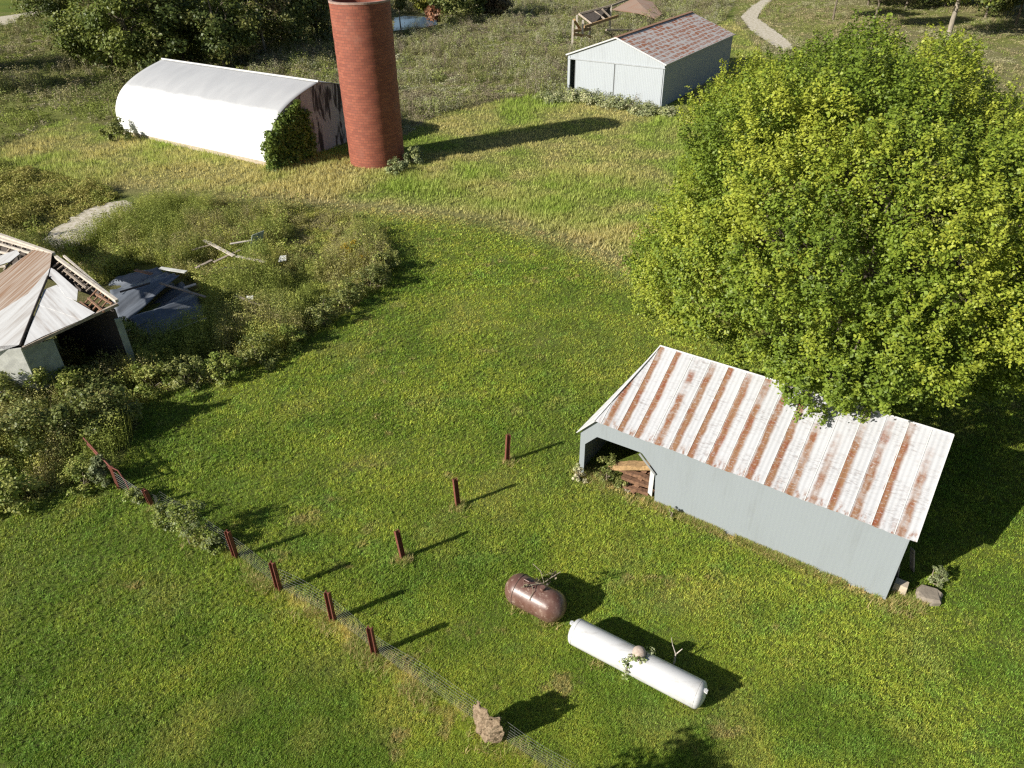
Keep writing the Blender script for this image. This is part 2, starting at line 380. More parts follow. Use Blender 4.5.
def sward(x, y):
    """colour of the turf itself at a place"""
    x = np.asarray(x, float); y = np.asarray(y, float)
    g1 = fbm(x, y, 5, 1); g2 = fbm(x, y, 1.1, 5); g3 = fbm(x, y, 14, 9, 3)
    c = lerp((.062, .100, .012), (.124, .152, .021), sstep(.45*g1+.35*g2+.2*fbm(x*.3+y*.95, y*.12-x*.4, 1.4, 15), .33, .66))
    c = lerp(c, (.075, .128, .022), sstep(fbm(x, y, .8, 17), .60, .74)*.55)
    dry = sstep(fbm(x, y, 2.3, 21), .60, .80)*.5+sstep(g3, .52, .75)*.28
    c = lerp(c, (.185, .160, .052), np.clip(dry, 0, 1)*.48)
    c = lerp(c, (.16, .125, .06), sstep(fbm(x, y, .7, 23), .66, .78)*sstep(fbm(x, y, 6, 27), .45, .6)*.6)
    far = inpoly(x, y, FAR_SIDE)
    mead = lerp((.105, .135, .024), (.180, .160, .062), sstep(.55*fbm(x, y, 8, 33)+.45*fbm(x, y*1.0, 2.6, 35), .34, .68))
    c = np.where(far[..., None], mead, c)
    d = dline(x, y, TRACK); tr = np.exp(-(d/1.7)**2)*(.35+.65*fbm(x, y, 2.2, 41))
    c = lerp(c, (.20, .165, .085), np.clip(tr*.85, 0, 1))
    dn = dline(x, y, FENCE); c = lerp(c, (.27, .215, .085), np.exp(-(dn/.32)**2)*sstep(fbm(x, y, 1.0, 51), .42, .66)*.6)
    ds = dline(x, y, SHED_FRONT); c = lerp(c, (.26, .19, .095), np.exp(-(ds/.28)**2)*.75)
    wd = inpoly(x, y, RUIN_WEEDS); c = np.where(wd[..., None], lerp((.10, .085, .04), (.11, .12, .03), sstep(g1, .4, .6)), c)
    for P in (SCRUB_R, SCRUB_T):
        q = inpoly(x, y, P); c = np.where(q[..., None], lerp((.17, .15, .075), (.15, .16, .045), sstep(fbm(x, y, 9, 61), .4, .62)), c)
    q = inpoly(x, y, SCRUB_L) | inpoly(x, y, OLIVE); c = np.where(q[..., None], lerp((.11, .105, .035), (.13, .145, .035), sstep(g1, .4, .6)), c)
    return c

gx = np.concatenate([-np.geomspace(2200, 110, 22), np.arange(-105, 105.1, .75), np.geomspace(110, 2200, 22)])
gy = np.concatenate([[-60, -30, -12], np.arange(-4, 190.1, .75), np.geomspace(195, 4000, 24)])
XX, YY = np.meshgrid(gx, gy); nx, ny = len(gx), len(gy)
ZZ = (fbm(XX, YY, 3.0, 71)-.5)*.10*(np.hypot(XX, YY) < 200)
quad = np.arange(nx*ny).reshape(ny, nx)
F = np.stack([quad[:-1, :-1], quad[:-1, 1:], quad[1:, 1:], quad[1:, :-1]], -1).reshape(-1, 4)
me = bpy.data.meshes.new('ground'); me.vertices.add(nx*ny); me.vertices.foreach_set('co', np.stack([XX, YY, ZZ-.05], -1).astype(np.float32).ravel())
me.loops.add(F.size); me.loops.foreach_set('vertex_index', F.astype(np.int32).ravel())
me.polygons.add(len(F)); me.polygons.foreach_set('loop_start', np.arange(0, F.size, 4, dtype=np.int32)); me.polygons.foreach_set('use_smooth', np.ones(len(F), bool)); me.update()
cc = np.ones((nx*ny, 4), np.float32); cc[:, :3] = sward(XX, YY).reshape(-1, 3)*1.6
me.color_attributes.new('Col', 'FLOAT_COLOR', 'POINT').data.foreach_set('color', cc.ravel())
me.materials.append(M['ground']); g = link('ground', me, None, np.zeros(3)); tag(g, 'grassy ground running out to the horizon', 'ground', kind='structure')

def sheet(name, P, z, mat, label, cat):
    """thin ground sheet with a ragged edge"""
    Q = []
    for i in range(len(P)):
        a, b_ = np.array(P[i]), np.array(P[(i+1) % len(P)]); k = max(1, int(np.linalg.norm(b_-a)/.5))
        for j in range(k):
            p = a+(b_-a)*j/k; Q.append(p+R.normal(0, .12, 2))
    bm = bmesh.new(); bm.faces.new([bm.verts.new((p[0], p[1], z)) for p in Q]); bmesh.ops.triangulate(bm, faces=bm.faces)
    bmesh.ops.recalc_face_normals(bm, faces=bm.faces)
    me = bpy.data.meshes.new(name); bm.to_mesh(me); bm.free(); me.materials.append(mat)
    return tag(link(name, me, None, np.zeros(3)), label, cat, kind='structure')
sheet('dirt_path', GRAVEL_DRIVE, .03, M['gravel'], 'pale gravel track curving away behind the far shed', 'path')
sheet('bare_earth', BARE, .03, M['gravel'], 'pale bare earth behind the ruined house', 'earth')
sheet('farm_lane', poly([(-60, 34), (0, 26), (26, 20), (60, 8), (60, 5), (20, 14), (-60, 25)]), .03, M['gravel'], 'pale farm lane crossing the far left field', 'lane')
sheet('pond', poly([(394, 31), (394, 18), (404, 16), (424, 17), (437, 20), (437, 25), (424, 28)]), .04, M['water'], 'small blue pond beyond the silo', 'pond')

# ------------------------------------------------------------------ scattered plants
def blades(P, C, n, h, wd, rad, lean, jit=.22):
    """n blades per point; P (m,3), C (m,3), h (m,) -> triangles"""
    m_ = len(P); P = np.repeat(P, n, 0); C = np.repeat(C, n, 0); h = np.repeat(np.broadcast_to(h, (m_,)), n)*R.uniform(.55, 1.15, m_*n)
    a = R.uniform(0, 2*math.pi, m_*n); r = rad*np.sqrt(R.random(m_*n))
    base = P+np.stack([r*np.cos(a), r*np.sin(a), np.zeros_like(r)], -1)
    b_ = R.uniform(0, 2*math.pi, m_*n); ln = h*lean*R.uniform(.2, 1, m_*n); wv_ = wd*R.uniform(.6, 1.3, m_*n)/2
    px_, py_ = -np.sin(b_)*wv_, np.cos(b_)*wv_; z0 = np.zeros_like(px_)
    side = np.stack([px_, py_, z0], -1)
    tip = base+np.stack([ln*np.cos(b_), ln*np.sin(b_), h], -1)
    return np.stack([base-side, base+side, tip], 1), C*R.uniform(1-jit, 1+jit, (m_*n, 1))
def leafquads(P, Nrm, C, size, fold=.25, jit=.18):
    """diamond leaves centred at P facing roughly Nrm"""
    n = len(P); Nrm = Nrm/(np.linalg.norm(Nrm, axis=1, keepdims=True)+1e-9)
    t_ = np.cross(Nrm, R.normal(size=(n, 3))); t_ /= (np.linalg.norm(t_, axis=1, keepdims=True)+1e-9); u_ = np.cross(Nrm, t_)
    s_ = np.broadcast_to(size, (n,))[:, None]*R.uniform(.7, 1.25, (n, 1))
    V = np.stack([P+t_*s_*.55, P+u_*s_*.38+Nrm*s_*fold*.3, P-t_*s_*.55, P-u_*s_*.38+Nrm*s_*fold*.3], 1)
    return V, C*R.uniform(1-jit, 1+jit, (n, 1))
def scatter_disc(rmin, rmax, n, amin, amax, power=0):
    """points round the camera's foot; power<0 packs them nearer"""
    u_ = R.random(n)
    if power == 0: r = np.sqrt(rmin**2+(rmax**2-rmin**2)*u_)
    else: r = rmin*(rmax/rmin)**u_
    a = R.uniform(amin, amax, n); return r*np.cos(a), r*np.sin(a)
def hidden(x, y): return inpoly(x, y, SHED_FOOT)
A0, A1 = math.radians(38), math.radians(142)

# mown lawn
x, y = scatter_disc(7.5, 62, 330000, A0, A1, power=-1)
keep = ~inpoly(x, y, FAR_SIDE) & ~inpoly(x, y, RUIN_WEEDS) & ~hidden(x, y)
x, y = x[keep], y[keep]; d = np.hypot(x, y)
hh = (.045+.035*fbm(x, y, .9, 81)+.0008*d)*(1+.8*np.exp(-(dline(x, y, FENCE)/.35)**2)); ww = .010+.0007*d
def lawn(x, y, n, hs, name, label):
    d = np.hypot(x, y); P = np.stack([x, y, np.full_like(x, -.03)], -1)
    col = sward(x, y)*(R.uniform(.68, 1.15, (len(x), 1))+.45*(R.random((len(x), 1)) < .16)); col[:, 0] *= R.uniform(.90, 1.22, len(x))
    Vs = []; Cs = []
    for lo, hi, wd in ((0, 16, .015), (16, 26, .022), (26, 40, .033), (40, 400, .055)):
        q = (d >= lo) & (d < hi)
        if q.any():
            v, c = blades(P[q], col[q], n, hs[q], wd, .04+wd*1.6, 1.5); Vs.append(v); Cs.append(c)
    o = soup(name, np.concatenate(Vs), np.concatenate(Cs), 3, M['grass']); return tag(o, label, 'grass', kind='stuff')
lawn(x, y, 5, .035+.04*fbm(x, y, .9, 81)+.0009*d+.10*np.exp(-(dline(x, y, FENCE)/.35)**2), 'mown_grass', 'short mown green grass of the open lawn')

def strip(a_, b_, n, wdt): t_ = R.random(n); p = np.outer(1-t_, a_)+np.outer(t_, b_); return p+R.normal(0, wdt, (n, 2))
dp = [strip(FENCE[i]-[.10, .14], FENCE[i+1]-[.10, .14], int(260*np.linalg.norm(FENCE[i+1]-FENCE[i])), .20) for i in range(len(FENCE)-1)]
dp.append(strip(S(3.0, -.12, 0)[:2], S(11.7, -.12, 0)[:2], 2600, .10)); dp.append(strip(S(-.4, -.1, 0)[:2], S(3.2, -.1, 0)[:2], 900, .22)); dp.append(strip(S(11.6, -.2, 0)[:2], S(12.6, .3, 0)[:2], 500, .25))
for q_ in ((517, 607), (545, 621), (600, 662), (690, 704), (403, 560), (458, 508), (507, 463)): dp.append(R.normal(0, .16, (90, 2))+at(*q_)[:2])
dp = np.concatenate(dp); q = fbm(dp[:, 0], dp[:, 1], .9, 51)+R.normal(0, .05, len(dp)) > .49; dp = dp[q]
dc = np.array([(.14, .12, .045), (.18, .145, .065), (.095, .12, .025), (.105, .125, .03)])[R.integers(0, 4, len(dp))]
v, c = blades(np.c_[dp, np.full(len(dp), -.03)], dc, 5, .22, .022, .07, 1.3)
tag(soup('dry_grass', v, c, 3, M['grass']), 'dry straw coloured grass along the wire fence and the grey shed wall', 'grass', kind='stuff')
# long meadow grass beyond the worn track
x, y = scatter_disc(30, 150, 270000, A0, A1, power=-1)
nog = [SCRUB_R, SCRUB_L, OLIVE, SCRUB_T, RUIN_WEEDS, GRAVEL_DRIVE]
keep = inpoly(x, y, FAR_SIDE) & (dline(x, y, TRACK) > R.uniform(-.2, 1.3, len(x)))
for Pq in nog: keep &= ~inpoly(x, y, Pq)
x, y = x[keep], y[keep]; d = np.hypot(x, y)
col = sward(x, y)*R.uniform(.8, 1.25, (len(x), 1)); tall = sstep(fbm(x, y, 6, 33), .42, .62)
v, c = blades(np.stack([x, y, np.full_like(x, -.03)], -1), col, 4, .12+.24*tall+.0008*d, .055, .18, .8)
tag(soup('meadow_grass', v, c, 3, M['grass']), 'long tawny and green meadow grass between lawn and barns', 'grass', kind='stuff')

# weeds and scrub: stems plus leaves
def weedpatch(name, label, P2, n, hfun, pal, leafs, lsize, stems, rad, avoid=(), cat='weeds', clump=3.0, seed=0, jit_=.45):
    P2a = np.array(P2); lo, hi = P2a.min(0), P2a.max(0); x = R.uniform(lo[0], hi[0], n*3); y = R.uniform(lo[1], hi[1], n*3)
    q = inpoly(x, y, P2)
    for a_ in avoid: q &= ~inpoly(x, y, a_)
    x, y = x[q][:n], y[q][:n]
    k = fbm(x, y, clump, 100+seed); h = hfun(x, y, k)*R.uniform(.75, 1.2, len(x))
    q = h > .12; x, y, h, k = x[q], y[q], h[q], k[q]
    pi = np.clip((fbm(x, y, clump*1.3, 130+seed)-.28)/.44*len(pal)+R.normal(0, jit_, len(x)), 0, len(pal)-1).astype(int)
    col = np.array(pal)[pi]*R.uniform(.8, 1.2, (len(x), 1))
    P = np.stack([x, y, np.full_like(x, -.05)], -1)
    v, c = blades(P, col*.85, stems, h, lsize*.45, rad*.6, .45); v4 = np.concatenate([v, v[:, 2:3]], 1)
    m_ = len(P); Pr = np.repeat(P, leafs, 0); hr = np.repeat(h, leafs); zf = R.random(m_*leafs)**.7
    a = R.uniform(0, 2*math.pi, m_*leafs); r = rad*np.sqrt(R.random(m_*leafs))*(1.15-.5*zf)
    L_ = Pr+np.stack([r*np.cos(a), r*np.sin(a), hr*zf], -1)
    nn = np.stack([np.cos(a)*.6, np.sin(a)*.6, np.full_like(a, .8)], -1)+R.normal(0, .5, (m_*leafs, 3))
    lv, lc = leafquads(L_, nn, np.repeat(col, leafs, 0), lsize)
    V = np.concatenate([v4, lv]); C = np.concatenate([c, lc])
    return tag(soup(name, V, C, 4, M['weed']), label, cat, kind='stuff')
olive = [(.125, .145, .03), (.175, .185, .04), (.11, .125, .035), (.185, .175, .055), (.15, .135, .06), (.21, .205, .05), (.15, .175, .042)]
HEAP = poly([(95, 345), (100, 285), (150, 262), (200, 285), (208, 325), (150, 345)])
HOUSE = poly([(-80, 380), (36, 384), (122, 318), (60, 268), (-80, 255)])
weedpatch('tall_weeds', 'tall tangled olive weeds overgrowing the ruin', RUIN_WEEDS, 10000, lambda x, y, k: .25+1.25*sstep(k, .38, .64), olive, 36, .066, 6, .32, avoid=(HOUSE, HEAP, BARE), seed=1)
mauve = [(.135, .115, .075), (.12, .13, .042), (.145, .14, .06), (.13, .108, .075), (.185, .18, .105), (.135, .15, .04), (.20, .195, .125), (.12, .12, .045)]
BUILT = poly([(566, 100), (664, 112), (735, 70), (727, 36), (640, 40), (566, 60)])
POND = poly([(390, 34), (390, 14), (440, 14), (440, 30)])
weedpatch('scrub_weeds', 'grey green and mauve scrub weeds filling the field beyond the silo', SCRUB_R, 34000, lambda x, y, k: .18+1.35*sstep(k, .44, .64), mauve, 22, .12, 3, .46, avoid=(BUILT, POND), clump=3.0, seed=2, jit_=.3)
weedpatch('field_scrub', 'dark olive scrub between the trees and the white barn', SCRUB_L, 9000, lambda x, y, k: .25+1.3*sstep(k, .40, .68), [(.10, .115, .035), (.15, .14, .06), (.18, .16, .10), (.12, .14, .03)], 26, .15, 4, .55, clump=4, seed=3)
weedpatch('olive_scrub', 'rounded olive scrub on the rise behind the ruined house', OLIVE, 5500, lambda x, y, k: .2+1.1*sstep(k, .40, .64), [(.13, .13, .03), (.17, .155, .045), (.14, .15, .035)], 20, .13, 5, .45, clump=4.5, seed=4, avoid=(BARE,))
weedpatch('rough_grass', 'dry rough grass in front of the far wood', SCRUB_T, 20000, lambda x, y, k: .12+.6*sstep(k, .44, .66), [(.13, .14, .042), (.21, .185, .095), (.165, .14, .075), (.115, .135, .034), (.19, .18, .10)], 14, .13, 5, .5, avoid=(GRAVEL_DRIVE,), clump=5, seed=5)

weedpatch('broad_weeds', 'brighter broad leaved weeds in clumps among the tangled ruin weeds', RUIN_WEEDS, 1500, lambda x, y, k: 1.5*sstep(k, .47, .66), [(.12, .145, .03), (.15, .17, .036), (.18, .18, .05), (.125, .12, .04)], 34, .125, 5, .45, avoid=(HOUSE, HEAP, BARE), clump=2.2, seed=11, jit_=.6)
weedpatch('pale_scrub', 'pale grey green bushy scrub clumps scattered over the far field', SCRUB_R, 2600, lambda x, y, k: 1.6*sstep(k, .48, .70), [(.125, .125, .07), (.155, .155, .10), (.10, .115, .04), (.11, .095, .065), (.135, .15, .05)], 46, .19, 3, .75, avoid=(BUILT, POND), clump=4.2, seed=12, jit_=.7)
weedpatch('bushy_scrub', 'bushy olive scrub clumps scattered left of the white barn', SCRUB_L, 1300, lambda x, y, k: 1.9*sstep(k, .46, .68), [(.10, .115, .03), (.125, .14, .035), (.115, .10, .05), (.14, .145, .04)], 46, .2, 3, .8, clump=4.5, seed=13, jit_=.6)
# ------------------------------------------------------------------ trees and shrubs
def leafcloud(centres, rads, per, size, pal, ctr, flat=.65, upb=.7, outb=.5, shell=.5):
    n = len(centres); cen = np.repeat(np.asarray(centres), per, 0); rr = np.repeat(np.asarray(rads), per)
    dv = R.normal(size=(n*per, 3)); dv /= np.linalg.norm(dv, axis=1, keepdims=True)
    q = R.random(n*per)**shell; off = dv*(rr*q)[:, None]; off[:, 2] *= flat
    P = cen+off
    out = P-np.asarray(ctr); out /= (np.linalg.norm(out, axis=1, keepdims=True)+1e-9)
    nr = out*outb+np.array([0, 0, upb])+R.normal(0, .55, (n*per, 3))+dv*.3
    ci = R.integers(0, len(pal), n); jit = R.normal(0, .6, n*per)
    idx = np.clip(np.repeat(ci, per)+np.round(jit).astype(int), 0, len(pal)-1)
    return leafquads(P, nr, np.array(pal)[idx], size)
def limb(mb, p, q, r0, r1, k=5, wob=.12, n=7):
    p = np.asarray(p, float); q = np.asarray(q, float); ln = np.linalg.norm(q-p); pts = []
    for i in range(k+1):
        f_ = i/k; e = p+(q-p)*f_; e[2] += math.sin(f_*math.pi)*ln*.06
        if 0 < i < k: e = e+R.normal(0, wob*ln/k, 3)
        pts.append(e)
    mb.tube(pts, [r0+(r1-r0)*(i/k) for i in range(k+1)], n, cap=False); return pts

# the big maple beside the shed
TC = np.array([15.4, 29.8, 7.6]); TR = np.array([10.6, 9.8, 6.9])
tr = thing('maple_tree', (15.9, 29.8, 0), 'large broad yellow green tree overhanging the rust striped shed roof', 'tree')
SIL = [(745, 68), (800, 46), (880, 32), (950, 52), (1000, 95), (1060, 140), (1110, 220), (1100, 330), (1000, 402), (900, 412), (800, 400), (715, 352), (650, 325), (622, 272), (650, 215), (692, 200), (690, 118)]
R_keep = R; R = np.random.default_rng(21)
lobes = []; tries = 0                        # boughs: rounded masses of sprays with shaded gaps between
while tries < 26000 and len(lobes) < 190:
    tries += 1; dv = R.normal(size=3); dv /= np.linalg.norm(dv)
    if dv[2] < -.6: continue
    r = R.uniform(.95, 2.15); c_ = TC+dv*TR*(R.uniform(.66, 1.0) if tries < 16000 else R.uniform(.40, .70))
    if c_[2]-r < 1.3: continue
    pp = project(c_); pr_ = F_PX/float((c_-EYE)@FW)*r*.62
    if not all(inpoly(np.array([pp[0]+pr_*math.cos(a)]), np.array([pp[1]+pr_*math.sin(a)]), SIL)[0] for a in np.arange(0, 6.2, .8)): continue
    if all(np.linalg.norm(c_-q)> .52*(r+rq) for q, rq in lobes): lobes.append((c_, r))
for a, n, z, r in ((6.6, 3.0, 5.8, .8), (7.3, 2.3, 5.7, .75), (8.2, 2.3, 5.9, .85), (9.2, 2.9, 6.1, .9), (7.8, 3.6, 6.5, 1.2), (8.2, 4.9, 6.4, 1.7), (10.2, 4.6, 6.2, 1.3), (6.5, 5.0, 6.0, 1.3)): lobes.append((S(a, n, z), r))
LC = np.array([q for q, _ in lobes]); LR = np.array([r for _, r in lobes])
def lobepoints(gap, lo, hi, per_m2):
    P = []
    for k, (c_, r) in enumerate(lobes):
        for _ in range(int(per_m2*4*math.pi*r*r)):
            dv = R.normal(size=3); dv /= np.linalg.norm(dv); out = (c_-TC); out = out/(np.linalg.norm(out)+1e-6)
            if dv@out < -.35 or dv[2] < -.75: continue
            p = c_+dv*r*R.uniform(lo, hi)*np.array([1, 1, .86])
            dd_ = np.linalg.norm(LC-p, axis=1)/LR; dd_[k] = 9
            if dd_.min() < .86: continue
            if P and ((np.array(P[-160:])-p)**2).sum(1).min() < gap*gap: continue
            P.append(p)
    return np.array(P)
outer = lobepoints(.40, .84, 1.02, 5); mid = lobepoints(.8, .45, .7, .7); cand = LC+R.normal(0, .2, LC.shape)
print('sprigs', len(lobes), len(outer), len(mid))
maple = [(.098, .142, .017), (.136, .184, .021), (.175, .215, .024), (.215, .246, .028), (.25, .275, .033)]
def sprigs(P, per, ln, rad, size):
    n = len(P); ax = (P-TC)/np.linalg.norm(P-TC, axis=1, keepdims=True)*.75+np.array([0, 0, .65])+R.normal(0, .22, (n, 3)); ax /= np.linalg.norm(ax, axis=1, keepdims=True)
    Ln = R.uniform(*ln, n); Rd = R.uniform(*rad, n); t_ = R.random((n, per))**.85
    off = R.normal(0, .52, (n, per, 3))*(Rd[:, None]*(1.15-.75*t_))[..., None]
    X = (P[:, None]+ax[:, None]*((t_-.35)*Ln[:, None])[..., None]+off).reshape(-1, 3)
    nr = off.reshape(-1, 3)*1.2+np.repeat(ax, per, 0)*.35+np.array([0, 0, .45])+R.normal(0, .4, (n*per, 3))
    ci = np.clip(np.round(np.repeat(np.array([fbm(p[0]+p[2], p[1], 3.5, 91) for p in P])*9-2.7+R.normal(0, .7, n), per)+R.normal(0, .45, n*per)), 0, 4).astype(int)
    return leafquads(X, nr, np.array(maple)[ci], size)
V, C = sprigs(outer, 84, (.55, 1.4), (.20, .40), .105); V1, C1 = sprigs(mid, 70, (.6, 1.2), (.4, .6), .15)
V2, C2 = leafcloud(cand, LR*.62, 230, .18, maple[:2], TC, .7, .7, .4, .5)  # core leaves take only the darkest greens, inner shade put into colour
soup('crown', np.concatenate([V, V1, V2]), np.concatenate([C, C1, C2]), 4, M['leaf'], tr)
R = R_keep
mb = MB(); b0 = np.array([15.9, 29.8, -.1])
limb(mb, b0, b0+[.1, -.1, 2.6], .52, .42, 4, .03, 12)
forks = []
for k in range(7):
    a = k*2*math.pi/7+R.uniform(-.3, .3); e = b0+np.array([math.cos(a)*R.uniform(2.2, 3.6), math.sin(a)*R.uniform(2.2, 3.6), R.uniform(5.0, 7.2)])
    pts = limb(mb, b0+[.1, -.1, 2.3], e, .27, .15, 5, .12, 8); forks += [e, pts[3]]
e = b0+[.2, .2, 9]; limb(mb, b0+[.1, -.1, 2.5], e, .3, .14, 5, .08, 8); forks.append(e)
forks = np.array(forks)
for c_ in np.concatenate([cand, mid[::9]]):
    p = forks[np.argmin(np.sum((forks-c_)**2, 1)+R.uniform(0, 6, len(forks)))]
    limb(mb, p, c_-(c_-TC)*.06, .07, .012, 4, .2, 5)
mb.build('trunk', M['bark'], tr)

def tree(name, base, h, rad, pal, label, group=None, low=.25, clumps=60, per=110, leaf=.34, trunk_r=.22, barkm='bark', flat=.7, conif=False):
    base = np.array([base[0], base[1], 0.0]); o = thing(name, base, label, 'tree', group)
    cz = h*(low+1)/2; rz = h*(1-low)/2; cen = []; rs = []
    for i in range(clumps):
        dv = R.normal(size=3); dv /= np.linalg.norm(dv); rr = R.uniform(.45, 1)*(.8+.4*vn(dv[0]*2+base[0], dv[1]*2+dv[2]*2, 1, 5))
        p = base+np.array([0, 0, cz])+dv*np.array([rad, rad, rz])*rr
        if conif: 
            f_ = (p[2]/h-low)/(1-low); p[:2] = base[:2]+(p[:2]-base[:2])*max(.15, 1.15-f_)
        cen.append(p); rs.append(R.uniform(.16, .30)*rad+.35)
    V, C = leafcloud(np.array(cen), np.array(rs), per, leaf, pal, base+[0, 0, cz-rz*.4], flat, .6, .6, .5)
    soup('crown', V, C, 4, M['leaf'], o)
    mb = MB(); lean_ = R.normal(0, .03*h, 2)
    top = base+np.array([lean_[0], lean_[1], h*.7]); pts = limb(mb, base-[0, 0, .1], top, trunk_r, trunk_r*.4, 5, .05, 8)
    for c_ in cen[::4]: limb(mb, pts[R.integers(2, 5)], c_, trunk_r*.32, .03, 3, .15, 5)
    mb.build('trunk', M[barkm], o); return o
dk = [(.055, .075, .018), (.075, .098, .022), (.105, .122, .03), (.14, .145, .04)]
ol = [(.075, .085, .025), (.105, .115, .03), (.14, .14, .04), (.15, .125, .06)]
gn = [(.075, .10, .018), (.105, .13, .024), (.145, .165, .032)]
yl = [(.14, .16, .025), (.19, .20, .03), (.24, .22, .04)]
br = [(.13, .09, .05), (.16, .11, .06), (.12, .10, .045)]
wood = 'trees of the wood behind the white barn'
for px, py, h, r, pal, lab, kw in [
    (62, 38, 11, 5.5, dk, 'dark round tree at the left edge of the wood beside the farm lane', {}),
    (96, 64, 7, 4.6, gn, 'low bright green tree in front of the left end of the wood', dict(low=.08)),
    (128, 52, 11, 5.2, ol, 'olive brown tinged tree just left of the white barn', dict(low=.1)),
    (150, 30, 15, 6.0, dk, 'tall dark tree behind the left corner of the white barn', {}),
    (188, 52, 13, 5.6, dk, 'dark tree rising over the left half of the white barn roof', dict(low=.1)),
    (232, 60, 9, 3.6, gn, 'mid green tree with a yellowish top over the middle of the barn ridge', dict(low=.05)),
    (222, 34, 16, 6.5, dk, 'tallest dark tree at the back of the wood behind the barn', {}),
    (266, 56, 12, 4.6, ol, 'thin grey olive tree over the right half of the barn ridge', dict(clumps=34, barkm='bark_pale')),
    (300, 42, 15, 6.0, dk, 'dark tree between the barn ridge and the red silo', dict(low=.08)),
    (322, 22, 14, 5.0, dk, 'dark tree half hidden behind the red silo', {}),
    (40, 18, 13, 5.0, dk, 'dark tree furthest back at the left end of the wood', {})]:
    q = at(px, py); tree('dense_tree', q, h, r, pal, lab, wood, **{**dict(low=.12, clumps=64, per=120, leaf=.36), **kw})
for k, (px, py) in enumerate([(150, 62), (185, 66), (225, 70), (140, 76), (165, 74), (78, 22), (110, 30), (140, 14), (172, 18), (205, 14), (246, 20), (282, 26), (310, 12), (255, 44), (172, 44), (108, 46), (210, 50), (285, 50), (318, 40), (130, 40), (232, 8), (90, 6), (270, 6), (345, 14)]):
    tree('wood_tree', at(px, py), R.uniform(10, 14), R.uniform(4.6, 6.0), [dk, dk, ol, gn][k % 4] if k not in (0, 1, 2, 8, 10, 13) else dk, 'dark tree massed in the wood behind the white barn', wood, low=.03, clumps=54, per=100, leaf=.4)
for px, py, h, r, lab in [(-70, 98, 16, 6.5, 'dark tree off the left edge shading the scrub'), (-120, 80, 17, 8, 'broad dark tree well off the left edge'), (-34, 72, 10, 4.4, 'small dark tree at the left edge of the shaded scrub')]:
    tree('shade_tree', at(px, py), h, r, dk, lab, 'trees beyond the left edge', low=.1)
for px, py, h, r, pal, lab, kw in [
    (401, 30, 8, 1.6, ol, 'slim bare stemmed sapling beside the pond and silo', dict(clumps=16, low=.3, trunk_r=.12)),
    (424, 12, 8, 4.0, yl, 'yellow green tree on the far bank of the pond', dict(low=.05)),
    (452, 22, 10, 4.2, dk, 'dark tree right of the pond', dict(low=.02)),
    (475, 18, 11, 4.6, dk, 'dark tree furthest right of the pair beyond the pond', dict(low=.02)),
    (436, 21, 2.2, 1.8, [(.22, .10, .05), (.17, .09, .05)], 'rusty brown low tree on the pond bank', dict(clumps=18, low=.0, trunk_r=.06)),
    (494, 16, 4, 3, br, 'brownish low tree ending the dark group beyond the pond', dict(low=.05))]:
    tree('far_tree', at(px, py), h, r, pal, lab, 'trees round the pond', **{**dict(clumps=50, per=100, leaf=.42), **kw})
for px, py, h, r, pal, lab, kw in [
    (833, 20, 11, 4.5, ol, 'thin trunked tree at the left end of the far wood', dict(low=.42, trunk_r=.2)),
    (873, 29, 12, 4.6, ol, 'dark stemmed tree second from the left in the far wood', dict(low=.42, trunk_r=.24)),
    (948, 38, 15, 6.5, gn, 'tree with a stout pale trunk above the maple crown', dict(low=.36, trunk_r=.42, barkm='bark_pale')),
    (905, 10, 13, 6.0, dk, 'dark tree behind the pale trunked tree', dict(low=.12)),
    (985, 18, 14, 6.5, dk, 'dark tree right of the pale trunk', dict(low=.10)),
    (1015, 26, 13, 5.5, dk, 'dark tree in the far right corner of the wood', dict(low=.08)),
    (1060, 34, 14, 6.5, gn, 'green tree beyond the right edge of the wood', dict(low=.1)),
    (945, 6, 14, 6.0, dk, 'dark tree furthest back in the far wood', dict(low=.05)),
    (882, -1, 12, 6, dk, 'dark low tree at the back of the far wood above the maple', dict(low=.0)),
    (922, 1, 13, 6, dk, 'dark low tree just left of the pale trunk at the back', dict(low=.0)),
    (968, 6, 13, 6, dk, 'dark low tree just right of the pale trunk at the back', dict(low=.0)),
    (995, 12, 12, 5.5, dk, 'dark low tree between the right hand trees of the far wood', dict(low=.0)),
    (868, 5, 12, 5.5, dk, 'dark back tree between the two thin trunks', dict(low=.12))]:
    tree('field_tree', at(px, py), h, r, pal, lab, 'trees of the far wood', **{**dict(clumps=60, per=110, leaf=.42), **kw})
# a tree just below the picture; only its shade reaches the lawn
tree('lawn_tree', (-2.4, 6.5), 5.0, 1.25, gn, 'small leafy tree standing just below the lower edge', None, low=.42, clumps=40, per=110, leaf=.16, trunk_r=.09)

def shrub(px, py, h, r, pal, label, leaf=.10, n=24, per=70, stems=7, cat='shrub', name='shrub', group=None, flat=.8):
    q = at(px, py); base = np.array([q[0], q[1], -.03]); o = thing(name, base, label, cat, group)
    cen = []; 
    for i in range(n):
        a = R.uniform(0, 2*math.pi); z = R.uniform(.12, .92)*h; rr = r*math.sqrt(R.random())*(1.05-.5*z/h); cen.append(base+[rr*math.cos(a), rr*math.sin(a), z])
    V, C = leafcloud(np.array(cen), R.uniform(.18, .34, n)*max(r, h*.5), per, leaf, pal, base, flat, .6, .5, .5)
    soup('foliage', V, C, 4, M['leaf'], o)
    mb = MB()
    for c_ in cen[:stems]: limb(mb, base+R.normal(0, .08, 3)*[1, 1, 0], c_, .025, .008, 3, .1, 5)
    mb.build('stem', M['twig'], o); return o
sg = [(.11, .13, .032), (.15, .165, .042), (.20, .205, .065), (.09, .11, .028)]        # sage olive
lg = [(.13, .17, .03), (.18, .21, .04), (.23, .24, .06)]
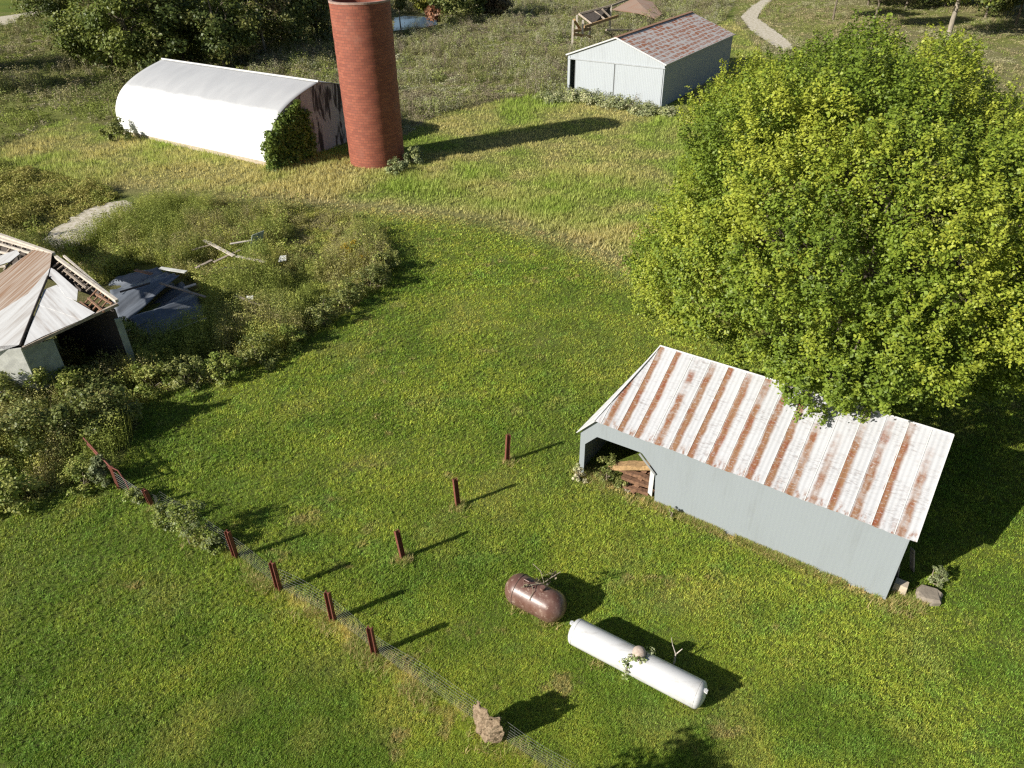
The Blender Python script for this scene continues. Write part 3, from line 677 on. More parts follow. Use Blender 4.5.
gs = [(.15, .175, .075), (.20, .215, .11), (.12, .145, .055)]
go = [(.36, .25, .02), (.28, .22, .03), (.20, .19, .03), (.45, .30, .02)]
pale = [(.45, .42, .28), (.36, .35, .2), (.28, .30, .12)]
edge = 'leafy weeds edging the overgrown ruin'
for px, py, h, r, pal, lab in [
    (388, 272, 1.5, 1.0, sg, 'rounded leafy weed at the far tip of the overgrown patch'),
    (372, 288, 1.6, 1.1, sg, 'leafy weed just in front of the yellow goldenrod'),
    (348, 306, 1.7, 1.1, sg, 'bushy weed with a forked pale stem on the edge of the lawn'),
    (322, 324, 1.5, 1.0, sg, 'bushy weed midway along the edge of the overgrown patch'),
    (292, 344, 1.4, 1.0, lg, 'lighter green weed on the edge between two darker ones'),
    (262, 362, 1.5, 1.1, sg, 'dark leafy weed at the bend of the overgrown edge'),
    (226, 376, 1.4, 1.1, lg, 'light green weed below the fallen blue sheets'),
    (190, 384, 1.5, 1.1, sg, 'olive weed below the fallen roof sheets towards the house'),
    (155, 388, 1.6, 1.2, lg, 'bright olive weed between the house and the lawn shadow')]:
    shrub(px, py, h, r, pal, lab, .11, 26, 70, group=edge)
shrub(352, 262, 1.5, .9, go, 'yellow flowering goldenrod among the olive weeds', .08, 22, 70, cat='goldenrod', name='goldenrod')
shrub(366, 268, 1.2, .6, go, 'smaller yellow goldenrod at the lawn side of the larger one', .08, 14, 60, cat='goldenrod', name='goldenrod')
for px, py, h, r, pal, lab, lf in [
    (128, 352, 1.9, 1.2, lg, 'light leafy shrub against the open side of the ruined house', .13),
    (10, 414, 2.6, 1.3, sg, 'leafy bush hiding the base of the chalky wall at the left edge', .12),
    (50, 404, 2.4, 1.1, lg, 'tall thin leaved shrub at the corner where chalky and sage walls meet', .11),
    (78, 402, 1.9, 1.2, lg, 'pale flowering shrub below the dark opening of the ruined house', .12),
    (92, 402, 1.6, 1.3, sg, 'dull green shrub between the dark opening and the metal gate', .12),
    (28, 410, 2.2, 1.2, lg, 'bright shrub covering the foot of the chalky house wall', .12),
    (38, 448, 2.6, 2.0, sg, 'large olive bush at the left edge above the lawn', .14),
    (-10, 470, 2.4, 2.0, sg, 'large olive bush cut by the left edge', .14),
    (88, 440, 2.3, 1.5, sg, 'dark leafy bush the metal gate runs into', .14),
    (118, 428, 2.4, 1.3, sg, 'tall dark bush casting the long shadow on the lawn', .14),
    (84, 486, 1.3, .9, lg, 'yellow green shrub in front of the gate', .09),
    (104, 484, 1.3, .6, gs, 'grey leaved shrub squeezed beside the gate post', .09),
    (14, 500, 1.5, 1.3, lg, 'light green bush at the left edge by the lawn shadow', .12)]:
    shrub(px, py, h, r, pal, lab, lf, 30, 80)
for px, py, h, r, lab in [(172, 520, 1.05, .7, 'grey green weed on the fence line past the first short post'), (196, 538, 2.2, .85, 'tallest grey green weed on the fence line throwing a broad shadow'), (216, 548, 1.0, .5, 'grey green weed touching the fence post beside it'), (138, 500, .75, .5, 'low grey green weed between gate and short post')]:
    shrub(px, py, h*.85, r, lg[:2]+sg[1:2]+gs[:1], lab, .075, 40, 60, cat='weed', name='fence_weed', group='weeds along the fence')
shrub(118, 141, 2.0, 1.5, sg, 'dark shrub at the left foot of the white barn', .22, 26, 60)
for px, py, h, r, lab in [(398, 172, 1.1, 1.1, 'low grey green weed at the front foot of the silo'), (414, 163, 1.5, 1.0, 'grey green weed in the shadow edge right of the silo')]:
    shrub(px, py, h, r, gs+pale[2:], lab, .16, 22, 60, cat='weed', name='silo_weed')
for px, py, h, r, lab in [(596, 103, 1.3, 2.6, 'pale weed under the left door of the far shed'), (622, 108, 1.5, 2.0, 'pale weed under the seam of the far shed doors'), (645, 113, 1.3, 1.8, 'pale weed under the right door of the far shed'), (668, 114, 1.0, 1.7, 'dark low weed round the corner of the far shed'), (578, 100, 1.6, 2.0, 'weed beside the open gap of the far shed'), (552, 100, 1.1, 2.2, 'pale weed well left of the far shed corner')]:
    shrub(px, py, h*.72, r, gs[:2]+pale[2:]+pale[1:2], lab, .17, 34, 60, cat='weed', name='tall_weed', group='weeds along the foot of the far shed')
shrub(606, 480, 1.25, .5, sg, 'dark weed growing in the open bay of the rust roofed shed', .075, 18, 60, cat='weed', name='bay_weed')
shrub(628, 490, .7, .55, sg, 'low weed between the timbers and the lawn', .075, 16, 50, cat='weed', name='bay_weed')
shrub(579, 480, .8, .32, pale, 'pale dry weed at the left corner of the near shed', .06, 14, 70, cat='weed', name='dry_weed')
shrub(672, 516, .5, .25, lg, 'small green weed at the foot of the grey shed wall', .08, 8, 30, cat='weed', name='wall_weed')
shrub(936, 582, .75, .35, gs, 'white tipped weed beside the flat stone', .07, 14, 50, cat='weed', name='stone_weed')

# ------------------------------------------------------------------ near shed
shed = thing('metal_shed', S(5.8, 3.2, 0), 'grey walled shed with rust striped white roof under the maple', 'shed')
def wallpoly(pts, n=0.0): return [S(a, n, z) for a, z in pts]
wp = [(-.2, -.05), (.02, -.05), (.02, 1.53), (.53, 2.11), (2.42, 2.17), (3.08, 1.52), (3.2, -.05), (11.62, -.05), (11.62, 2.84), (.36, 2.84), (-.2, 2.03)]
mb = MB(); mb.prism(wallpoly(wp), .05, [(a, z) for a, z in wp]); front = mb.build('front_wall', M['shed_wall'], shed)
mb = MB()
mb.bar(S(11.64, -.02, 0), S(11.64, -.02, 2.84), .07, .06, SN)
mb.build('corner_trim', M['shed_wall'], front)
mb = MB(); gp = [(.06, -.05), (6.4, -.05), (6.4, 2.75), (3.2, 4.78), (.06, 2.78)]
mb.prism([S(11.58, n, z) for n, z in gp], .05, gp); mb.build('gable_wall', M['shed_wall'], shed)
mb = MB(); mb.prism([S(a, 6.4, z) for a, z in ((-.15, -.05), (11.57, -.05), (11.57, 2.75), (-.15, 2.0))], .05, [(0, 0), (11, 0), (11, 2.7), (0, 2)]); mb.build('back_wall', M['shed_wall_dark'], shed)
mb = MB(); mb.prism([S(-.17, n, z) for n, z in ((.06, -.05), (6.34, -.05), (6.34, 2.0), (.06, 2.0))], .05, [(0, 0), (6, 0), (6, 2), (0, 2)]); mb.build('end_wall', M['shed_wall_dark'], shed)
mb = MB(); mb.prism(wallpoly([(2.90, .42), (3.075, .30), (3.075, 1.50), (2.90, 1.62)], -.06), .03); mb.build('door_board', M['white_trim'], shed)
mb = MB(); mb.prism(wallpoly([(2.42, 2.20), (3.13, 1.5), (3.10, 1.42), (2.36, 2.12)], -.07), .02); mb.build('bent_trim', M['shed_wall_dark'], shed)
for a in (3.15, 6.5, 9.5): mb = MB(); mb.bar(S(a, 3.2, 0), S(a, 3.2, 4.6), .14); mb.build('inner_post', M['old_wood'], shed)
# roof: sagging sheet with raised seams
def roofpt(a, v, lift=0):                   # v: 0 eave .. 1 ridge
    n = -.14+(3.2+.14)*v; z = 2.92+(4.95-2.92)*v
    sag = -.05*math.sin(v*math.pi)*(.6+.4*math.sin(a*.9))+.018*math.sin(a*2.1+v*3)
    return S(a, n, z+sag+lift)
mb = MB(); NA, NV = 84, 14; vs_ = []; uv_ = []; sl_ = math.hypot(3.34, 2.03)
for j in range(NV+1):
    v = j/NV; a0 = .43+(1.45-.43)*v; a1 = 11.84
    for i in range(NA+1):
        a = a0+(a1-a0)*i/NA; vs_.append(roofpt(a, v)+np.array([0, 0, .01*math.sin(i*1.9) if j == 0 else 0])); uv_.append((a, v*sl_))
fs_ = [[j*(NA+1)+i, j*(NA+1)+i+1, (j+1)*(NA+1)+i+1, (j+1)*(NA+1)+i] for j in range(NV) for i in range(NA)]
mb.add(vs_, fs_, uv_, True)
seamlist = []
for k in range(17):                         # raised seams between the sheets
    a = .02+P_*(k+.0)+.0
    v0 = 0 if a > .45 else None
    if a < .5 or a > 11.8: continue
    vm = 1.0 if a > 1.45 else max(0, (a-.43)/(1.02))
    if vm < .1: continue
    pts = [roofpt(a, vm*q/6, .006) for q in range(7)]
    seamlist.append(pts)
roof = mb.build('roof', M['rusted_roof'], shed)
for pts in seamlist: mb = MB(); mb.tube(pts, .017, 6); mb.build('seam', M['white_trim'], roof)
# seams keep white paint: own sub-part on the ridge and rake
mb = MB(); mb.tube([roofpt(1.42, 1, .02), roofpt(6, 1, .03), roofpt(11.86, 1, .02)], .035, 8)
mb.bar(roofpt(11.85, 0, .015), roofpt(11.85, 1, .015), .05, .04); mb.bar(roofpt(.43, 0, .02), roofpt(1.45, 1, .02), .05, .04)
mb.build('ridge_cap', M['white_trim'], roof)
mb = MB(); mb.prism([S(-.33, -.14, 2.06), S(.42, -.14, 2.91), S(1.44, 3.2, 4.93), S(-.33, 3.2, 2.06)], .03, [(0, 0), (0, 1.1), (3.3, 3.3), (3.3, 0)])
mb.prism([S(-.33, 3.2, 2.06), S(1.44, 3.2, 4.93), S(.42, 6.6, 2.91), S(-.33, 6.6, 2.06)], .03, [(3.3, 0), (3.3, 3.3), (6.6, 1.1), (6.6, 0)])
mb.build('end_roof', M['hip_white'], shed)
mb = MB(); mb.prism([S(.43, 6.6, 2.85), S(1.45, 3.2, 4.92), S(11.84, 3.2, 4.92), S(11.84, 6.6, 2.85)], .03, [(0, 0), (1, 4), (11, 4), (11, 0)]); mb.build('back_roof', M['hip_white'], shed)
# timbers and rubbish in the open bay
def rough_bar(name, p, q, w_, h_, mat, label, cat, group=None):
    mb = MB(); p = np.asarray(p, float); q = np.asarray(q, float); k = 7
    pts = [p+(q-p)*i/k+R.normal(0, .012, 3) for i in range(k+1)]
    d = (q-p)/np.linalg.norm(q-p); sd = np.cross(d, (0, 0, 1)); sd /= np.linalg.norm(sd); up = np.cross(sd, d); vs = []
    for e in pts: 
        for x_, y_ in ((-1, -1), (1, -1), (1, 1), (-1, 1)): vs.append(e+sd*x_*w_/2*R.uniform(.88, 1.08)+up*y_*h_/2*R.uniform(.85, 1.1))
    fs = [[i*4+j, i*4+(j+1) % 4, (i+1)*4+(j+1) % 4, (i+1)*4+j] for i in range(k) for j in range(4)]+[[3, 2, 1, 0], [k*4, k*4+1, k*4+2, k*4+3]]
    mb.add(vs, fs); return tag(mb.build(name, mat), label, cat, group)
rough_bar('timber', S(1.05, .35, .62), S(2.85, .25, 1.58), .42, .20, M['tan_timber'], 'thick tan timber lying topmost in the open shed bay', 'timber', 'old timbers in the shed bay')
for k, (a0, n0, z0, a1, n1, z1) in enumerate([(1.5, .3, .72, 2.9, .1, .98), (1.7, .15, .5, 3.0, .12, .62), (1.6, .5, .45, 2.9, .5, .95), (1.75, .0, .26, 2.95, .02, .32), (1.9, .35, .15, 3.0, .25, .22), (2.3, -.05, .1, 2.5, .5, 1.0)]):
    rough_bar('timber', S(a0, n0, z0), S(a1, n1, z1), .22, .14, M['brown_timber'], 'rotten brown timber heaped under the thick tan one in the shed bay', 'timber', 'old timbers in the shed bay')
# bits at the shed's right corner
q = at(899, 590); tag(MB().box(q+[0, 0, -.03], .42, .32, .40, -.6, .94).build('concrete_block', M['concrete']), 'tan concrete block at the right corner of the near shed', 'block')
mb = MB(); q = at(928, 597); vs = []; n_ = 11
for z, k in ((-.05, 1), (.13, 1.02), (.20, .86)):
    for i in range(n_):
        th = 2*math.pi*i/n_; rr = (.44+.03*math.sin(i*2.3)+.03*math.cos(i*4.1))*k; vs.append(q+[rr*math.cos(th)*1.0, rr*math.sin(th)*.85, z+.02*math.sin(i*3)])
mb.add(vs, [[r_*n_+i, r_*n_+(i+1) % n_, (r_+1)*n_+(i+1) % n_, (r_+1)*n_+i] for r_ in range(2) for i in range(n_)]+[list(range(2*n_, 3*n_))])
tag(mb.build('flat_stone', M['stone']), 'flat grey brown stone in the grass by the shed corner', 'stone')
for k, (pa, pb, lab) in enumerate([((896, 577), (904, 560), 'dark board leaning in the shade right of the grey wall'), ((912, 570), (915, 556), 'short dark board standing in the shade next to the longer leaning board')]):
    mb = MB(); p = at(*pa); mb.bar(p, p+np.array([-.10, .25, 1.2-.4*k]), .26, .04, (1, 0, 0)); tag(mb.build('leaning_board', M['old_wood']), lab, 'board')

# ------------------------------------------------------------------ gas tanks
def lathe_tank(p, q, r, capl, mat, name, parent, z):
    p = np.array([p[0], p[1], z]); q = np.array([q[0], q[1], z]); d = (q-p)/np.linalg.norm(q-p); ln = np.linalg.norm(q-p)
    sd = np.cross(d, (0, 0, 1)); n = 36; prof = []
    for i in range(9): th = i/8*math.pi/2; prof.append((capl*(1-math.cos(th)), r*math.sin(th)))
    prof += [(capl+(ln-2*capl)*f_, r) for f_ in (.25, .5, .75)]
    for i in range(9): th = (1-i/8)*math.pi/2; prof.append((ln-capl*(1-math.cos(th)), r*math.sin(th)))
    vs = [p+d*s_+(sd*math.cos(2*math.pi*j/n)+np.array([0, 0, 1])*math.sin(2*math.pi*j/n))*max(rr, .002) for s_, rr in prof for j in range(n)]
    fs = [[i*n+j, i*n+(j+1) % n, (i+1)*n+(j+1) % n, (i+1)*n+j] for i in range(len(prof)-1) for j in range(n)]
    mb = MB(); mb.add(vs, fs, None, True); return mb.build(name, mat, parent), d, sd, p, ln
TZ = .47; tp, tq = at(577, 632, TZ), at(698, 694, TZ); dd = (tq-tp)/np.linalg.norm(tq-tp); tp = tp-dd*.22; tq = tq+dd*.22
wt = thing('gas_tank', ((tp+tq)/2)*[1, 1, 0], 'long white cylindrical gas tank lying on the lawn', 'gas tank')
body, d, sd, p, ln = lathe_tank(tp, tq, .43, .20, M['tank_white'], 'body', wt, TZ)
for f_ in (.2, .8):
    mb = MB(); c_ = p+d*ln*f_; mb.bar(c_+sd*.2-[0, 0, .45], c_-sd*.2-[0, 0, .45], .12, .08); 
    for s_ in (-.16, .16): mb.bar(c_+sd*s_-[0, 0, .47], c_+sd*s_-[0, 0, .32], .1, .06, d)
    mb.build('foot', M['tank_white'], wt)
mb = MB(); c_ = p+d*ln*.52+[0, 0, .37]
pr = [(0, .20), (.16, .20), (.22, .19), (.27, .15), (.30, .08), (.31, .003)]; n_ = 24
vs = [c_+[rr*math.cos(2*math.pi*j/n_), rr*math.sin(2*math.pi*j/n_), z] for z, rr in pr for j in range(n_)]
mb.add(vs, [[i*n_+j, i*n_+(j+1) % n_, (i+1)*n_+(j+1) % n_, (i+1)*n_+j] for i in range(len(pr)-1) for j in range(n_)], None, True)
mb.build('valve_dome', simple('dome_paint', (.52, .43, .36), .3, 9, .7, col2=(.36, .28, .22)), wt)
for e, s_ in ((p, -1), (p+d*ln, 1)):
    mb = MB(); k = e-d*s_*.10; mb.bar(k+[0, 0, .30], k+d*s_*.13+[0, 0, .30], .08, .10); mb.tube([k+d*s_*.07+[0, 0, .32]-sd*.06, k+d*s_*.07+[0, 0, .32]+sd*.06], .035, 8); mb.build('lifting_lug', M['tank_white'], wt)
for f_ in (.05, .5, .95):
    mb = MB(); mb.tube([p+d*ln*f_+(sd*math.cos(t_)+np.array([0, 0, 1])*math.sin(t_))*.431 for t_ in np.linspace(0, 2*math.pi, 37)], .007, 5); mb.build('weld_seam', M['weld'], wt)
# creeper round the dome
vine = thing('creeper', c_, 'green creeper tangled round the dome of the white tank', 'vine')
cen = [c_+np.array([x_, y_, z_]) for x_, y_, z_ in ((-.22, -.12, .10), (-.30, -.05, .0), (-.36, -.22, -.12), (-.40, -.30, -.30), (-.1, -.22, .2), (.12, -.18, .12), (.28, .06, .12), (.42, .10, .10), (-.42, -.38, -.45), (.05, -.2, .05), (-.5, -.2, -.05))]
V, C = leafcloud(np.array(cen), np.full(len(cen), .13), 16, .085, [(.13, .17, .05), (.20, .24, .09), (.30, .32, .17)], c_, .8); soup('foliage', V, C, 4, M['leaf'], vine)
mb = MB(); mb.tube(cen[:4]+[cen[8]], .012, 5); mb.tube([cen[4], cen[9], cen[5], cen[6], cen[7]], .012, 5); mb.build('stem', M['twig'], vine)
# the short brown tank
BZ = .56; bp, bq = at(523, 591, BZ), at(548, 604, BZ); dd = (bq-bp)/np.linalg.norm(bq-bp); bp = bp-dd*.62; bq = bq+dd*.62
bt = thing('fuel_tank', ((bp+bq)/2)*[1, 1, 0], 'short rusty brown domed tank lying above the white tank', 'fuel tank')
body, d, sd, p, ln = lathe_tank(bp, bq, .54, .50, M['tank_rust'], 'body', bt, BZ)
mb = MB(); mb.tube([p+d*.5+(sd*math.cos(t_)+np.array([0, 0, 1])*math.sin(t_))*.542 for t_ in np.linspace(0, 2*math.pi, 33)], .014, 6); mb.build('weld_band', simple('band', (.10, .07, .055), .3, 9), bt)
mb = MB(); c_ = p+d*ln*.62+[0, 0, .51]; mb.tube([c_, c_+[0, 0, .12]], .07, 10); mb.tube([c_+[0, 0, .12], c_+[0, 0, .17]], .09, 10); mb.build('filler_cap', M['tank_rust'], bt)
mb = MB(); c_ = p+d*ln*.30+[0, 0, .51]; mb.tube([c_, c_+[0, 0, .10]], .05, 10); mb.tube([c_+[0, 0, .1], c_+d*.2+[0, 0, .1]], .025, 8); mb.build('vent_pipe', M['tank_rust'], bt)
for f_ in (.3, .7):
    mb = MB(); c_ = p+d*ln*f_; mb.bar(c_+sd*.32-[0, 0, .54], c_-sd*.32-[0, 0, .54], .12, .10); mb.build('foot', M['tank_rust'], bt)
# dead creeper and stick behind the tanks
dv = thing('dead_creeper', p+d*ln*.7, 'leafless dead creeper straggling over the brown tank', 'vine'); mb = MB(); c_ = p+d*ln*.62+sd*-.1+[0, 0, .55]
pts = [np.array([-.75, .0, .03]), np.array([-.4, .05, .10]), np.array([0, .1, .12]), np.array([.25, .25, .2]), np.array([.55, .35, .35])]
mb.tube([c_+q for q in pts], .014, 5); mb.tube([c_+pts[2], c_+[-.1, .45, .3], c_+[-.35, .65, .42]], .012, 5); mb.tube([c_+pts[3], c_+[.3, .5, .1], c_+[.2, .8, -.2]], .012, 5); mb.tube([c_+pts[1], c_+[-.35, -.15, .02], c_+[-.5, -.35, -.2]], .012, 5)
mb.build('stem', M['twig'], dv)
cen = [c_+q for q in ([-.55, .03, .08], [-.2, .1, .15], [.1, .15, .15], [.35, .3, .25], [.3, .6, .05], [.0, .4, .2])]
V, C = leafcloud(np.array(cen), np.full(6, .12), 14, .08, [(.10, .085, .05), (.22, .19, .12), (.05, .04, .03)], c_, .8); soup('foliage', V, C, 4, M['leaf'], dv)
mb = MB(); q = at(674, 664); mb.tube([q, q+[0, 0, .5], q+[-.12, .05, .85]], [.03, .026, .012], 6); mb.tube([q+[0, 0, .48], q+[.18, .02, .72]], [.022, .01], 6); mb.tube([q+[-.12, .05, .82], q+[-.2, .08, 1.2]], [.012, .005], 5)
tag(mb.build('forked_stick', M['pale_wood']), 'pale forked dead stick standing behind the white tank', 'stick')

# ------------------------------------------------------------------ posts, fence, gate
def beam_post(h, w_=.17, d_=.15):
    """rolled steel section: two flanges and a web, plus a pin on top"""
    mb = MB(); t_ = .022
    mb.box((-w_/2+t_/2, 0, -.25), t_, d_, h+.25); mb.box((w_/2-t_/2, 0, -.25), t_, d_, h+.25); mb.box((0, 0, -.25), w_-2*t_-.002, t_, h+.245)
    mb.tube([(-.02, 0, h-.05), (-.02, 0, h+.09)], .014, 6); return mb
names = ['red steel post nearest the open bay of the near shed', 'red steel post in the middle of the free standing three', 'red steel post of the free standing three closest to the fence']
free = [(507, 461, .05), (458, 506, -.03), (403, 558, -.06)]
proto = None
for i, (px, py, tilt) in enumerate(free):
    q = at(px, py)
    if proto is None: proto = beam_post(1.40).build('steel_post', M['red_steel'], None, (0, 0, 0)); o = proto
    else: o = proto.copy(); COL.objects.link(o)
    o.location = tuple(q); o.rotation_euler = (tilt*.4, tilt, math.radians(20+9*i)); tag(o, names[i], 'post', 'steel posts standing free on the lawn')
fz = thing('wire_fence', (*FENCE[0], 0), 'sagging woven wire fence on red steel posts across the lawn', 'fence')
fp = [FENCE[i] for i in range(1, 5)]
me_post = beam_post(1.34)
pv = [np.array(v) for v in me_post.v]
for k, q in enumerate([FENCE[0]]+fp):
    mb = MB(); hs = .62 if k == 0 else 1.0; a = math.radians(-35+6*k); ca, sa = math.cos(a), math.sin(a); tx, ty = (R.normal(0, .03, 2))
    mb.f = me_post.f; mb.sm = me_post.sm; mb.uv = me_post.uv
    mb.v = [tuple((v[0]*ca-v[1]*sa+q[0]+tx*max(v[2], 0), v[0]*sa+v[1]*ca+q[1]+ty*max(v[2], 0), v[2]*hs)) for v in pv]
    mb.build('post', M['red_steel'], fz)
mb = MB(); path = []
for a_, b_ in zip(FENCE[:-1], FENCE[1:]):
    k = max(2, int(np.linalg.norm(b_-a_)/.40))
    for j in range(k): path.append(a_+(b_-a_)*j/k)
path.append(FENCE[-1]); path = np.array(path); nP = len(path); off = .07
s_ = np.cumsum(np.r_[0, np.linalg.norm(np.diff(path, axis=0), axis=1)])
lean_ = .035*np.sin(s_*.9)+.02*np.sin(s_*2.3+1); dirn = np.array([.55, .83])
zs = [.05, .15, .26, .38, .51, .65, .80, .96, 1.12]
def fpt(i, z):
    top = 1-.07*(.5+.5*math.sin(s_[i]*1.15)); zz = z*top*(.55 if s_[i] < .5 else 1)
    return np.array([path[i][0]+dirn[0]*(off+lean_[i]*z), path[i][1]+dirn[1]*(off+lean_[i]*z), zz])
for z in zs: mb.tube([fpt(i, z) for i in range(nP)], .0035, 4, False)
for i in range(nP): mb.tube([fpt(i, zs[0]), fpt(i, .5), fpt(i, zs[-1])], .0024, 4, False)
mb.build('wire_mesh', M['wire'], fz)
# ragged scrap
mb = MB(); q0 = np.array([*FENCE[5], 0]); fd = np.array([.75, -.6, 0]); fd /= np.linalg.norm(fd); fn = np.array([-.62, -.78, 0]); nu, nv = 22, 26; vs = []; ok = []
for j in range(nv+1):
    for i in range(nu+1):
        u_, v_ = i/nu, j/nv; z = .10+1.40*v_; wdt = .56*(.65+.35*math.sin(v_*2.6+.4))
        bl = .16*math.sin(math.pi*u_)*(1-.3*v_)+.17*(fbm(u_*2, v_*2.5, .5, 7)-.5)+.10*(fbm(u_*2, v_*2, .16, 9)-.5)
        e = q0+fd*((u_-.5)*2*wdt+.12*(fbm(u_, v_, .3, 11)-.5)+.10*(v_-.5))+fn*(.05+bl*1.3)+[0, 0, z*(1-.10*abs(u_-.35))+.10*(fbm(u_*3, 1, .4, 13)-.5)]
        vs.append(e); ed = min(u_, 1-u_, v_, 1-v_); ok.append(fbm(u_*3, v_*3, .55, 15)+ed*1.6 > .34 and fbm(u_*3+9, v_*3, .6, 17) < .80)
fs = []
for j in range(nv):
    for i in range(nu):
        f_ = [j*(nu+1)+i, j*(nu+1)+i+1, (j+1)*(nu+1)+i+1, (j+1)*(nu+1)+i]
        if sum(ok[k] for k in f_) >= 3: fs.append(f_)
mb.add(vs, fs); o = tag(mb.build('tattered_scrap', M['scrap']), 'ragged tan scrap hung on the wire fence', 'scrap')
sm = o.modifiers.new('thick', 'SOLIDIFY'); sm.thickness = .025
# gate
gq = at(119, 488); gate = thing('metal_gate', gq, 'bent rusty red gate at the upper end of the fence', 'gate')
gt = gq+np.array([.02, 0, 1.12]); ge = at(84, 439, 1.05)
mb = MB(); mb.bar(gq-[0, 0, .1], gt, .11, .11, (1, 0, 0)); mb.build('gate_post', M['red_steel'], gate)
for dz, ext in ((0, 1), (-.22, .92)):
    mb = MB(); e = gt+(ge-gt)*ext; mb.tube([gt+[0, 0, dz-.04], gt+(e-gt)*.5+[0, 0, dz+.0], e+[0, 0, dz+.06]], .035, 8); mb.build('rail', M['red_steel'], gate)
mb = MB(); mb.tube([gt+[.02, 0, -.02], gt+[.30, -.10, -.10], gt+[.55, -.28, -.55], gt+[.68, -.42, -1.0]], .035, 8); mb.build('brace', M['red_steel'], gate)
mb = MB(); G2 = np.array([*(FENCE[0]), 0])
for z in (.15, .3, .45, .6, .75, .9): mb.tube([gq+[0, 0, z], gq+(G2-gq)*.6+[0, 0, z*.75], G2+[0, 0, z*.5]], .006, 4, False)
for f_ in np.linspace(.05, .95, 12): mb.tube([gq+(G2-gq)*f_+[0, 0, .05], gq+(G2-gq)*f_+[0, 0, .9*(1-.5*f_)]], .005, 4, False)
mb.build('mesh_panel', M['wire'], gate)

# ------------------------------------------------------------------ silo
sil = thing('silo', (-11.72, 65.75, 0), 'tall round silo of red tile beside the white barn', 'silo'); SC = np.array([-11.72, 65.75, 0]); SRD = 2.42; SH = 12.75
mb = MB(); n_ = 64; k_ = 40; vs = []; uv = []
for j in range(k_+1):
    for i in range(n_+1):
        th = 2*math.pi*i/n_; rr = SRD+.012*math.sin(j*1.7)*math.sin(i*.7); vs.append(SC+[rr*math.cos(th), rr*math.sin(th), -.1+(SH+.1)*j/k_]); uv.append((th*SRD, SH*j/k_))
mb.add(vs, [[j*(n_+1)+i, j*(n_+1)+i+1, (j+1)*(n_+1)+i+1, (j+1)*(n_+1)+i] for j in range(k_) for i in range(n_)], uv, True)
vs2 = [SC+[(SRD-.22)*math.cos(2*math.pi*i/n_), (SRD-.22)*math.sin(2*math.pi*i/n_), z] for z in (SH, 0) for i in range(n_+1)]
mb.add(vs2, [[i, i+1, n_+1+i+1, n_+1+i] for i in range(n_)], [(q[0], q[2]) for q in vs2], True)
mb.build('tile_wall', M['silo_tile'], sil)
mb = MB(); pr = [(SRD+.03, SH-.10), (SRD+.03, SH+.04), (SRD-.24, SH+.04), (SRD-.24, SH-.1)]
vs = [SC+[r_*math.cos(2*math.pi*i/n_), r_*math.sin(2*math.pi*i/n_), z] for r_, z in pr for i in range(n_)]
mb.add(vs, [[a*n_+i, a*n_+(i+1) % n_, ((a+1) % 4)*n_+(i+1) % n_, ((a+1) % 4)*n_+i] for a in range(4) for i in range(n_)]); mb.build('rim', simple('silo_rim', (.40, .27, .22), .3, 3), sil)

# ------------------------------------------------------------------ arched barn
ba = math.radians(-32.5); BU = np.array([math.cos(ba), math.sin(ba), 0]); BN = np.array([-BU[1], BU[0], 0]); BO = at(268, 166)+BU*.9; BL = 21.7; BW = 13.0; BH = 5.9
def Bp(a, n, z): return BO+BU*a+BN*n+np.array([0, 0, z])
barn = thing('arched_barn', Bp(-BL/2, BW/2, 0), 'white barn with a pointed arch roof beside the silo', 'barn')
def arch(t_):                                # t_ 0 front foot .. 1 ridge
    ctl = [(0, -.1), (-.12, 1.3), (.0, 2.4), (.75, 3.6), (2.1, 4.55), (4.1, 5.32), (6.5, BH)]
    x_ = t_*(len(ctl)-1); i = min(int(x_), len(ctl)-2); f_ = x_-i
    p0, p1, p2, p3 = (np.array(ctl[max(0, min(len(ctl)-1, i+k))]) for k in (-1, 0, 1, 2))
    return .5*((2*p1)+(-p0+p2)*f_+(2*p0-5*p1+4*p2-p3)*f_**2+(-p0+3*p1-3*p2+p3)*f_**3)
def shell(side):
    mb = MB(); vs = []; uv = []; na, nt_ = 40, 30; s0 = 0; prev = None
    for j in range(nt_+1):
        n, z = arch(j/nt_); 
        if prev is not None: s0 += math.hypot(n-prev[0], z-prev[1])
        prev = (n, z); over = .05+.05*max(0, (j/nt_-.55)/.45)**1.5
        for i in range(na+1):
            a = -BL+(BL+over)*i/na; vs.append(Bp(a, n if side == 0 else BW-n, z+.015*math.sin(a*1.4)*(j/nt_))); uv.append((a, s0))
    mb.add(vs, [[j*(na+1)+i, j*(na+1)+i+1, (j+1)*(na+1)+i+1, (j+1)*(na+1)+i] for j in range(nt_) for i in range(na)], uv, True); return mb
t = M['barn_white'].node_tree; b = t.nodes['Principled BSDF']; src = b.inputs['Base Color'].links[0].from_socket; uvn = uvc(t); sp = t.nodes.new('ShaderNodeSeparateXYZ'); L(t, uvn, sp.inputs[0])
edge_ = math_(t, 'ADD', sp.outputs[1], math_(t, 'MULTIPLY', noise(t, mapping(t, uvn, (.5, 1, 1)), 1.2, 5), .9)); fq = math_(t, 'MULTIPLY', ramp(t, edge_, 5.0, 5.9), math_(t, 'MULTIPLY_ADD', noise(t, mapping(t, uvn, (.8, .3, 1)), 1, 5), .4, .75))
L(t, mixc(t, fq, src, (.40, .405, .41)), b.inputs['Base Color'])
for s_ in (0, 1): 
    o = shell(s_).build('roof', M['barn_white'], barn); sm = o.modifiers.new('thick', 'SOLIDIFY'); sm.thickness = .06
mb = MB(); mb.tube([Bp(-BL-.1, BW/2, BH+.03), Bp(-10, BW/2, BH+.02), Bp(.12, BW/2, BH+.03)], .10, 8); mb.build('ridge_cap', M['white_trim'], barn)
